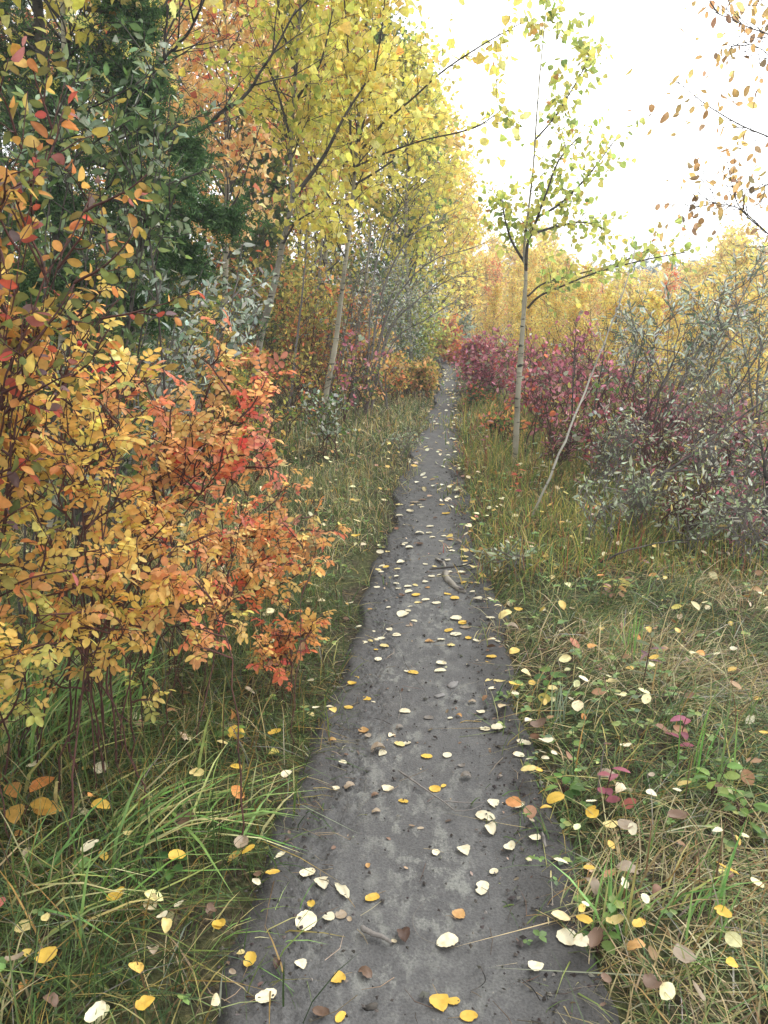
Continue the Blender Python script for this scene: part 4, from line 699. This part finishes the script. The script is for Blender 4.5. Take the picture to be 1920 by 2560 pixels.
shrub('silverberry_bush', 'tall silvery green leaved bush above the orange leaves', 'bush', arch(100, 3.1, [(200, 150, 3.1), (290, 150, 3.2), (340, 190, 3.2), (370, 210, 3.2), (385, 290, 3.2), (405, 370, 3.3), (400, 330, 3.4), (300, 250, 3.1), (150, 170, 3.), (90, 200, 3.), (60, 230, 2.9), (270, 330, 3.1), (330, 350, 3.2), (200, 200, 3.0), (120, 240, 2.9), (380, 420, 3.2), (250, 200, 3.1)], .006, .22, 8), DARKB, simple(.044, PSD + [(3, (134, 150, 84))], 6, 'near', 'lance', .42, .35), sub=7, sublen=.2, sub2=2, seed=108, bare=.1, t0=.4)
shrub('silverberry_bush', 'silvery grey leaved bush beneath the spruce bough', 'bush', arch(330, 4.4, [(560, 580, 4.6), (540, 620, 4.5), (490, 530, 4.6), (520, 590, 4.4), (450, 560, 4.4), (400, 500, 4.5), (350, 600, 4.2), (480, 680, 4.2), (380, 690, 4.1), (560, 670, 4.6), (440, 640, 4.2), (540, 690, 4.5), (330, 520, 4.3)], .008, .16, 9), GREYB, simple(.045, PSV, 5, 'mid', 'lance', .42, .2), sub=6, sublen=.18, sub2=2, seed=109, t0=.45)
# dark bare branches reaching out of the silvery bush
p = onground(250, 5.0)
bare('bare_shrub', 'dark leafless branches slanting across the orange trees', 'dead tree', [(np.vstack([p[None], pxs([(290, 640), (330, 420), (360, 315), (435, 280), (475, 245), (530, 205), (565, 150), (595, 105), (640, 20)], 5., -.3)]), .016), (np.vstack([p[None], pxs([(270, 600), (300, 350), (330, 170), (352, 128), (400, 80), (445, -10)], 4.9, -.6)]), .017), (np.vstack([p[None] + [.05, 0, 0], pxs([(280, 560), (310, 400), (345, 220), (355, 120), (362, 10)], 4.9, -.6)]), .012)], DARKB, sub=8, sublen=.45, seed=12)
# mid-distance bushes on the left
def blob(name, label, xd, d, wpx, ytop, n, pal, leaf, bark=REDB, seed=1, m=6, shape='oval', ratio=.62, lod='mid', sub=8, sublen=None, spr=None, w=.007, bare=0., lean=0, cat='bush', group=None, droop=.2, sub2=3):
    r = RS(seed + 900); b = onground(xd, d); tips = []
    yb = None
    for k in range(n):
        x = xd + r.uniform(-1, 1) * wpx * .5; f = 1 - (abs(x - xd) / (wpx * .5)) ** 2; y = ytop + (1 - f) * wpx * .35 + r.uniform(0, .45) ** 1.0 * wpx * .9 * r.random()
        tips.append((x + lean, y, d + r.uniform(-.35, .35) * wpx * PX(d)))
    hgt = abs(AD(xd, ytop, d)[2] - b[2]); sublen = sublen or max(.12, min(hgt * .28, .45))
    return shrub(name, label, cat, arch(xd, d, tips, w, spr or wpx * PX(d) * .16, seed, .15), bark, simple(leaf, pal, m, lod, shape, ratio, droop), sub=sub, sublen=sublen, sub2=sub2, seed=seed, t0=.3, bare=bare, group=group)
blob('yellow_bush', 'small leaved yellow bush left of the leaning grey aspen', 400, 6.5, 230, 690, 12, PSY, .04, seed=201)
blob('yellow_bush', 'yellow leaved bush between the two pale aspen trunks', 655, 10.4, 120, 610, 10, PSY, .05, seed=202)
blob('yellow_bush', 'low yellow bush at the foot of the leaning grey aspen', 470, 7.2, 150, 790, 10, PSY, .042, seed=203)
blob('rose_bush', 'dull pink and orange bush behind the straight aspen trunk', 720, 11, 170, 640, 14, PRR + PSY[:2], .05, seed=204)
blob('crimson_bush', 'small crimson leaved sapling beside the straight aspen trunk', 745, 9.2, 40, 735, 3, PDW, .05, seed=205, sub=2, bare=.4)
blob('rose_bush', 'low orange bush at the left edge of the far trail', 885, 12.2, 100, 775, 12, PSY + PRO[:2] + PGR[:1], .05, seed=206)
blob('rose_bush', 'orange brown bush left of the low orange bush', 800, 11.5, 120, 730, 12, PRO[:2] + PSY, .05, seed=207)
blob('green_bush', 'yellow green bush at the trail bend under the aspens', 880, 15, 120, 650, 14, PGY, .06, seed=208)
blob('willow_bush', 'grey green willow with long bare stems arching toward the trail', 800, 10.3, 200, 560, 12, PSV, .05, GREYB, 209, 4, 'lance', .3, sub=9, w=.012, bare=.35)
p = onground(790, 10)
bare('willow_bush', 'leafless grey willow stems arching right above the trail bend', 'bush', [(np.vstack([p[None], pxs([(830, 700), (880, 610), (940, 560), (1010, 540)], 10., -.3)]), .014), (np.vstack([p[None] + [.05, 0, 0], pxs([(840, 720), (900, 650), (960, 610), (1010, 585)], 10.2)]), .013), (np.vstack([p[None], pxs([(815, 680), (850, 570), (900, 500), (960, 470)], 10., .4)]), .014), (np.vstack([p[None], pxs([(800, 680), (815, 560), (850, 470), (900, 420)], 9.8, .3)]), .013), (np.vstack([p[None] - [.05, 0, 0], pxs([(850, 740), (920, 690), (985, 650)], 10.4)]), .011)], GREYB, sub=14, sublen=.55, seed=13)
blob('yellow_bush', 'dense olive undergrowth bush behind the silvery bush', 250, 6.2, 300, 720, 16, PSY + PGR[:1], .045, seed=211)
blob('yellow_bush', 'gold leaved bush in shade left of the spruce trunk', 90, 5.0, 260, 650, 14, PSY, .045, seed=212)
blob('green_bush', 'green undergrowth bush right of the leaning grey aspen', 610, 12, 200, 600, 14, PSY + PGR, .055, seed=213)
blob('yellow_bush', 'olive bush in the shade of the left tree row', 720, 13.5, 220, 560, 16, PGR + PSY, .06, seed=214)
blob('silverberry_bush', 'grey green bush under the far left row', 870, 13.2, 150, 590, 12, PSV + PGR[:1], .055, GREYB, seed=215, shape='lance', ratio=.4)
blob('crimson_bush', 'dull red bush at the end of the visible trail', 955, 19, 60, 700, 12, PRR + PDW[:1], .07, seed=216)
blob('grey_bush', 'bluish grey bush past the end of the trail', 990, 21, 80, 685, 12, PSV, .075, GREYB, seed=217, shape='lance', ratio=.4)
blob('rose_bush', 'low rusty bush where the trail bends out of sight', 1000, 18.6, 60, 745, 12, PRR + PSY[:1], .06, seed=218)
blob('yellow_bush', 'golden bush left of the trail bend', 920, 17, 90, 700, 12, PSY, .065, seed=219)
for k, (x, d, wp, yt, pal, lab) in enumerate([(120, 9.5, 320, 560, PGR + PSY, 'dark green thicket bush behind the spruce trunk'), (330, 10.5, 260, 580, PSY + PGR[:1], 'olive thicket bush right of the spruce'), (470, 12, 240, 560, PSY + PRR[:1], 'dull yellow thicket bush under the orange trees'), (560, 14, 220, 560, PGR + PSY, 'green thicket bush far behind the leaning aspen'), (20, 12, 300, 520, PGR, 'green thicket bush deep in the left corner'), (220, 14, 300, 500, PSY + PGR, 'olive green thicket bush deep behind the spruce'), (660, 15, 200, 540, PSY + PGR[:2], 'olive thicket bush deep between the pale aspens'), (780, 16, 180, 560, PGR + PSY, 'green thicket bush under the green and yellow tree'), (540, 9.9, 150, 770, PSY + PRR[:1], 'rusty low bush around the leaning aspen foot')]):
    blob('green_bush', lab, x, d, wp, yt, 16, pal, .065, seed=260 + k, group='bushes in the left woods')
# right side
blob('dogwood_bush', 'bright magenta dogwood left of the white trunked aspen', 1075, 11.2, 150, 735, 18, PDW, .055, REDB, seed=220, m=2, sub=8, sub2=3, bare=.2)
blob('dogwood_bush', 'wine red dogwood behind the white trunked aspen', 1180, 9.5, 170, 750, 14, PDW, .055, REDB, seed=221, m=2, sub=8, sub2=3, bare=.3)
blob('dogwood_bush', 'open crimson dogwood with dark upright stems by the dead sapling', 1270, 8.4, 190, 715, 12, PDW, .055, REDB, seed=222, m=2, sub=8, sub2=3, bare=.35)
blob('dogwood_bush', 'purplish dogwood in front of the willow at the right edge', 1600, 7.0, 260, 830, 16, PDW, .052, REDB, seed=223, m=3, sub=6, sub2=2, bare=.5)
blob('dogwood_bush', 'sparse pinkish dogwood between the white trunk and the dead sapling', 1180, 7.6, 170, 800, 12, PDW + PRR[:1], .05, REDB, seed=226, m=3, sub=5, sub2=2, bare=.55)
blob('dogwood_bush', 'low tangle of red stems right of the dead sapling', 1330, 6.6, 190, 880, 10, PDW + PGR[:1] + PSV[:2], .042, REDB, seed=227, m=2, sub=5, sub2=2, bare=.5)
blob('dogwood_bush', 'reddish tangle of stems at the right edge over the grass', 1570, 5.9, 240, 940, 10, PDW + PSV[:2] + PGR[:1], .042, REDB, seed=228, m=2, sub=5, sub2=2, bare=.5)
blob('rose_bush', 'low rose sprigs with reddish leaves at the foot of the white trunk', 1090, 8.2, 110, 880, 10, PRR + PGR, .045, REDB, seed=229, m=3, sub=5, sub2=1, bare=.3)
blob('dogwood_bush', 'thin red stemmed dogwood under the silvery willow', 1440, 8.0, 200, 850, 12, PDW, .052, REDB, seed=224, m=3, bare=.5)
blob('dogwood_bush', 'short pinkish dogwood beside the far trail edge', 1030, 13, 70, 745, 12, PDW + PRR[:1], .05, REDB, seed=225)
WS = lambda pts, d, w, dd=0.: (np.vstack([GD(*pts[0])[None], pxs(pts[1:], d, dd)]), w)
def stemsat(bx, d, lines, w):
    b = onground(bx, d); return [(np.vstack([b[None] + [(.04 * (k % 5 - 2)), .05 * (k % 3 - 1), 0], pxs(l, d, .5 - .25 * (k % 4))]), w) for k, l in enumerate(lines)]
shrub('willow_bush', 'big silvery leaved willow leaning right above the dogwoods', 'bush', stemsat(1400, 7.4, [[(1480, 880), (1560, 760), (1640, 660)], [(1440, 860), (1500, 750), (1545, 650)], [(1400, 850), (1410, 760), (1420, 690)], [(1420, 870), (1450, 790), (1470, 700)], [(1370, 860), (1370, 770), (1380, 700)], [(1500, 890), (1600, 800), (1680, 720)], [(1460, 850), (1530, 720), (1600, 600)], [(1520, 920), (1620, 850), (1720, 780)], [(1430, 900), (1480, 820), (1520, 740)], [(1390, 900), (1360, 820), (1345, 750)], [(1480, 860), (1560, 720), (1640, 580)]], .012), GREYB, simple(.06, PSV, 5, 'mid', 'lance', .3, .1), sub=10, sublen=.42, sub2=3, seed=231, bare=.2, t0=.35, rad=1.5)
shrub('willow_bush', 'silvery willow at the right border under the overhanging branches', 'bush', stemsat(1640, 7.8, [[(1640, 800), (1640, 700), (1650, 590)], [(1660, 780), (1700, 650), (1720, 560)], [(1620, 820), (1600, 720), (1590, 640)], [(1600, 850), (1560, 780), (1530, 720)], [(1690, 800), (1740, 700), (1790, 620)]], .012), GREYB, simple(.06, PSV, 5, 'mid', 'lance', .3, .1), sub=9, sublen=.42, sub2=3, seed=232, bare=.2, t0=.35, rad=1.5)
p = GD(1275, 1135); d = p[1]
bare('willow_bush', 'long dark bent bare stem sweeping right over the grass', 'bush', [(np.vstack([p[None], pxs([(1310, 1100), (1400, 1042), (1490, 985), (1580, 915), (1720, 820)], d, .8)]), 5.5 * PX(d)), (np.vstack([p[None] + [.03, .02, 0], pxs([(1400, 1035), (1480, 1015), (1600, 1015)], d, .3)]), 3 * PX(d))], DARKB, sub=9, sublen=.4, seed=14)
p = GD(1270, 1235); d = p[1]
bare('bare_shrub', 'low dark bare stem arching close above the right grass', 'bush', [(np.vstack([p[None], pxs([(1340, 1195), (1440, 1170), (1560, 1165)], d, .3)]), 3 * PX(d))], DARKB, sub=5, sublen=.25, seed=15)
p = onground(1400, 7.)
bare('bare_shrub', 'cluster of dark bare stems leaning right through the dogwoods', 'bush', [(np.vstack([onground(x0, 7.)[None], pxs([((x0 * .55 + x1 * .45), 1000 + (y1 - 1000) * .45), (x1, y1), (x1 + (x1 - x0) * .35, y1 - 90)], 7., .3)]), .010) for x0, x1, y1 in ((1380, 1520, 830), (1340, 1450, 790), (1430, 1620, 820), (1470, 1700, 860), (1300, 1370, 800), (1260, 1300, 790), (1230, 1240, 800), (1500, 1640, 760))], DARKB, sub=6, sublen=.4, seed=16)
for k, (x, y, wpx, h, lab) in enumerate([(1300, 1195, 130, 175, 'small silver leaved shoot cluster below the dark bent stem'), (1120, 1245, 110, 55, 'low silver leaved sprout right of the trail edge'), (1500, 1205, 120, 110, 'thin silver leaved sprout in the right grass'), (1370, 1160, 80, 130, 'silver leaved shoots right of the small silver cluster'), (1600, 1160, 120, 120, 'grey leaved sprout under the purplish dogwood'), (880, 1000, 60, 70, 'silvery sprout left of the far trail')]):
    p = GD(x, y); blob('silverberry_bush', lab, x, p[1], wpx, y - h, 6, [(3, (186, 196, 170)), (3, (158, 172, 138)), (3, (128, 146, 104))], .04, GREYB, 240 + k, 2, 'lance', .34, 'near', 5, .13, w=.004, sub2=1)
MIX = [(4, (196, 204, 182)), (4, (164, 176, 138)), (1, (178, 100, 112)), (1.5, (208, 190, 112)), (1.5, (136, 156, 96))]
for k, (x, d, wp, yt, pal, lab) in enumerate([(1290, 6.0, 150, 905, MIX, 'tangle of grey stems with few silvery leaves right of the dead sapling'), (1420, 5.7, 170, 900, PDW[:1] + MIX, 'tangle of red brown stems under the long willow stems'), (1540, 5.2, 180, 930, MIX, 'grey twiggy bush with scattered pale leaves in the right verge'), (1660, 4.9, 190, 930, PDW[:2] + MIX, 'twiggy reddish bush at the right border of the grass'), (1470, 4.7, 150, 1040, MIX, 'low grey twig tangle beyond the matted straw'), (1610, 4.3, 170, 1050, MIX + PDW[:1], 'low brown twig tangle at the right border beyond the straw'), (1360, 5.0, 120, 1020, MIX, 'low silvery twig tangle behind the silver shoots'), (1200, 6.6, 110, 915, PDW + MIX, 'small red twig tangle left of the dead sapling'), (1700, 6.2, 200, 800, PSV, 'grey willow tangle at the right border'), (1500, 6.3, 200, 830, MIX, 'dark stemmed tangle in front of the big willow'), (1380, 7.0, 150, 800, PDW + MIX, 'reddish tangle left of the big willow')]):
    blob('twiggy_bush', lab, x, d, wp, yt, 12, pal, .04, [GREYB, REDB, GREYB][k % 3], 400 + k, 1, 'lance', .34, sub=7, sub2=3, w=.005, bare=.25, lean=40, cat='bush', group='twiggy bushes in the right verge')
for k, (x, d, wp, yt, pal, lab) in enumerate([(640, 8.4, 120, 770, PSY + PRR[:1], 'sparse yellow bush beside the straight aspen foot'), (560, 6.6, 140, 850, PSY + PGR, 'green and yellow weeds bush behind the coral rose bush'), (780, 9.6, 110, 770, PRO[:2] + PGR, 'mixed green and orange bush right of the straight aspen'), (850, 11.2, 90, 790, PSY + PRR[:2], 'small dull orange bush on the left verge of the far trail'), (920, 14.6, 60, 760, PSY + PGR, 'small olive bush at the left verge near the trail end'), (700, 7.4, 110, 850, PSV + PGR, 'thin grey green sprigs on the left verge'), (1030, 11, 60, 850, PRR[:1] + PGR, 'small red and green sprigs on the right verge of the far trail')]):
    blob('verge_bush', lab, x, d, wp, yt, 9, pal, .04, REDB, 430 + k, 3, 'oval', .6, sub=6, sub2=2, w=.004, bare=.3, cat='bush', group='small bushes on the verges')
# herbs
def herb(name, label, x, y, n, L, pal, seed, ratio=.6, h=.12, shape='oval', cat='plant', whorl=False, tilt=.2):
    r = RS(seed); b = GD(x, y); rt = thing(name, label, cat, b); gs, gl = Geo(), Geo()
    for k in range(n):
        a = 2.4 * k + r.uniform(-.3, .3); hh = h * (r.uniform(.5, 1.1) if not whorl else .3 + .8 * k / n); e = b + np.array([cos(a) * L * .5, sin(a) * L * .5, hh]) if not whorl else b + np.array([.02 * hh / h, 0, hh])
        tubes(gs, spline([b, (b + e) / 2 + [0, 0, .02], e], 6)[None], np.full((1, 6), .0014), 4)
        cards(gl, e[None], np.array([[cos(a), sin(a), tilt]]), np.array([[0, 0, 1.]]) + .25 * r.normal(size=(1, 3)), L * r.uniform(.8, 1.2), L * ratio, pick(r, pal, 1, .08), 'near', shape, .25, -.25)
    gs.build('stalks', REDB, rt, b); gl.build('leaves', LEAF, rt, b); return rt
GRN = [(2, (96, 140, 62)), (2, (120, 156, 74)), (1, (78, 120, 58))]; YG = [(2, (170, 176, 84)), (1, (196, 186, 92))]; PK = [(2, (186, 112, 128)), (1, (170, 92, 112))]; OY = [(2, (222, 176, 70)), (2, (224, 150, 70)), (1, (206, 110, 92))]
herb('strawberry_plant', 'small plant with three rounded green leaves in left grass', 140, 1915, 3, .05, [(1, (120, 160, 84))], 1, .8, .06)
herb('saskatoon_seedling', 'seedling with speckled yellow orange leaves at the left border', 50, 1800, 6, .075, OY, 2, .65, .12)
herb('saskatoon_seedling', 'seedling with pale peach and green leaves at left border', 40, 1640, 5, .08, [(2, (196, 168, 110)), (1, (150, 168, 96))], 3, .55, .12)
herb('clover_plant', 'dark green clover patch left of the near trail', 370, 1895, 6, .032, GRN, 4, .8, .06)
herb('clover_plant', 'green clover beneath golden leaf in left grass', 500, 1620, 9, .034, GRN, 5, .8, .08)
herb('dogwood_seedling', 'seedling with pink leaves on a thin dark stem', 1300, 1760, 6, .045, PK, 6, .5, .16, whorl=True)
herb('dogwood_seedling', 'seedling with mauve pink pointed leaves in right grass', 1460, 1640, 5, .055, PK, 7, .42, .16, whorl=True)
herb('geranium_plant', 'bright green herb with cut leaves in the right grass', 1540, 1740, 9, .05, [(1, (120, 160, 76)), (1, (150, 176, 84))], 8, .6, .12)
herb('green_weed', 'yellow green leafy weed right of the gnarled root', 1325, 1300, 6, .05, YG, 9, .6, .12)
herb('green_weed', 'green leafy weed by the right trail edge', 1190, 1490, 8, .045, GRN, 10, .7, .08)
herb('green_weed', 'dark green leafy weed beside brown curled leaf', 1215, 1735, 9, .04, GRN, 11, .7, .07)
herb('green_weed', 'small bright green weed at the near right trail edge', 1290, 2060, 5, .035, GRN, 12, .8, .05)
herb('willowherb_plant', 'upright herb with whorled grey green leaves beside trail', 1160, 1090, 12, .085, [(2, (130, 150, 116)), (1, (160, 150, 120))], 13, .16, .3, 'lance', whorl=True)
herb('willowherb_plant', 'upright herb with purple green narrow leaves in right grass', 1385, 1500, 12, .07, [(2, (128, 142, 104)), (1, (150, 112, 124))], 14, .2, .22, 'lance', whorl=True)
herb('dogwood_seedling', 'seedling with red and purple leaves near the white trunk', 1110, 1085, 7, .055, [(1, (170, 70, 70)), (1, (120, 90, 110)), (1, (200, 100, 60))], 15, .55, .28, whorl=True)
herb('dogwood_seedling', 'low plant with crimson leaves left of the white trunk', 1045, 990, 7, .07, PDW, 16, .5, .4, whorl=True)
herb('dogwood_seedling', 'plant with a few red leaves by the dead sapling', 1270, 1030, 7, .07, [(1, (190, 80, 80)), (1, (150, 60, 80))], 17, .5, .4, whorl=True)
herb('green_weed', 'green leafy weed at the far right of near grass', 1600, 1790, 9, .05, GRN, 18, .4, .08)
herb('goldenrod_plant', 'upright yellow green herb in front of the dead sapling', 1215, 985, 16, .06, YG, 19, .25, .35, 'lance', whorl=True)
# broad grass tufts
def tuft(label, x, y, n, h, w, lean, pal, seed, az=None, spread=.06):
    r = RS(seed); b = GD(x, y); g = Geo(); P = b + np.stack([r.normal(0, spread, n), r.normal(0, spread, n), np.zeros(n)], -1); P[:, 2] = terrain(P[:, 0], P[:, 1])
    a = r.uniform(0, 6.28, n) if az is None else r.normal(az, .6, n); 
    blades(g, r, P, h * r.uniform(.6, 1.15, n), np.clip(lean + .25 * r.normal(size=n), .1, 1.4), a, w * r.uniform(.6, 1.2, n), pick(r, pal, n, .15)); return tag(g.build('grass_tuft', BLADE, None, b), label, 'grass tuft', 'broad grass tufts')
GB = [(3, (104, 148, 66)), (2, (126, 160, 78)), (1, (168, 172, 96))]; SB = [(2, (190, 182, 120)), (2, (140, 160, 84)), (1, (206, 196, 150))]
tuft('lush green broad bladed tuft below the yellow rose stems', 90, 1640, 90, .5, .011, .55, GB, 1, .5, .12)
tuft('upright green tuft under the orange rose sprays', 220, 1590, 40, .36, .009, .5, GB, 2)
tuft('arching green and straw tuft in the middle of left grass', 270, 1830, 40, .36, .010, .9, GB + SB[:1], 3, .3, .08)
tuft('yellowing green tuft arching over the left grass toward the trail', 420, 1790, 30, .32, .009, .9, GB + SB, 4, .5, .08)
tuft('pale bleached tuft at the near left trail edge', 540, 2010, 16, .13, .004, 1.0, SB + GB, 5, 0.6, .07)
tuft('green tuft at the left edge of the near grass', 100, 1960, 36, .34, .008, .8, GB + SB, 6, .5, .1)
tuft('green tuft growing at the near right trail edge', 1330, 2010, 22, .22, .007, .6, GB, 7, 1.0, .03)
tuft('tall thin green tuft standing in the right grass', 1375, 1430, 8, .28, .006, .25, GB, 8, 1.2, .02)
tuft('long yellowing blades rising at the far right of the grass', 1530, 1700, 12, .34, .007, .4, SB + GB, 9, .8, .05)
tuft('grey green blade tuft left of the pink seedling', 1205, 1560, 8, .2, .006, .2, [(1, (150, 164, 130))], 10, 1.5, .02)
tuft('green tuft beside the golden leaf at far right', 1480, 1990, 16, .25, .006, .6, GB, 11, .5, .05)

# ------------------------------------------------------------------ haze volume added to veil the distance and lift dark tones
hz = Geo(); hv = np.array([(x, y, z) for x in (-430, 430) for y in (-45, 440) for z in (-6, HZTOP)], float)
hz.add(hv, np.array([(0, 1, 3, 2), (4, 6, 7, 5), (0, 4, 5, 1), (2, 3, 7, 6), (0, 2, 6, 4), (1, 5, 7, 3)]))
hm = bpy.data.materials.new('veiling haze'); hm.use_nodes = True; hn = hm.node_tree; hn.nodes.remove(hn.nodes['Principled BSDF']); pv = hn.nodes.new('ShaderNodeVolumePrincipled')
pv.inputs['Color'].default_value = (.93, .95, 1, 1); pv.inputs['Density'].default_value = .004; pv.inputs['Anisotropy'].default_value = .2; hn.links.new(pv.outputs[0], hn.nodes['Material Output'].inputs['Volume'])
tag(hz.build('haze', hm, smooth=False), kind='stuff')
# ------------------------------------------------------------------ camera, sky, light
cam = bpy.data.cameras.new('camera'); co = bpy.data.objects.new('camera', cam); COL.objects.link(co); co.location = CAM; co.rotation_euler = (pi / 2 - PITCH, 0, 0)
cam.sensor_fit = 'VERTICAL'; cam.sensor_height = 24; cam.lens = 24 * FPX / 2560; cam.clip_start = .05; cam.clip_end = 2000; SC.camera = co
EL, AZ = radians(52), radians(55)           # sun direction: azimuth measured from +Y towards +X
w = bpy.data.worlds.new('World'); SC.world = w; w.use_nodes = True; nt = w.node_tree; bg = nt.nodes['Background']
sk = nt.nodes.new('ShaderNodeTexSky'); sk.sky_type = 'NISHITA'; sk.sun_disc = False; sk.sun_elevation = EL; sk.sun_rotation = AZ; sk.air_density = 1.; sk.dust_density = 1.2; sk.ozone_density = 1.
hs = nt.nodes.new('ShaderNodeHueSaturation'); hs.inputs['Saturation'].default_value = .06; nt.links.new(sk.outputs[0], hs.inputs['Color']); nt.links.new(hs.outputs[0], bg.inputs[0]); bg.inputs[1].default_value = .15
sl = bpy.data.lights.new('sun', 'SUN'); sl.energy = .6; sl.angle = radians(35); sl.color = (1, .98, .955); so = bpy.data.objects.new('sun', sl); COL.objects.link(so)
from mathutils import Vector
so.rotation_euler = Vector((-sin(AZ) * cos(EL), -cos(AZ) * cos(EL), -sin(EL))).to_track_quat('-Z', 'Y').to_euler(); so.location = (5, 5, 12)
SC.view_settings.view_transform = 'Standard'; SC.view_settings.look = 'None'; SC.view_settings.gamma = 1; SC.view_settings.exposure = 1.66
SC.cycles.max_bounces = 12; SC.cycles.diffuse_bounces = 8; SC.cycles.transmission_bounces = 8; SC.cycles.glossy_bounces = 1; SC.cycles.use_denoising = True; SC.cycles.denoiser = 'OPENIMAGEDENOISE'; SC.cycles.denoising_input_passes = 'RGB_ALBEDO_NORMAL'; SC.cycles.denoising_prefilter = 'ACCURATE'
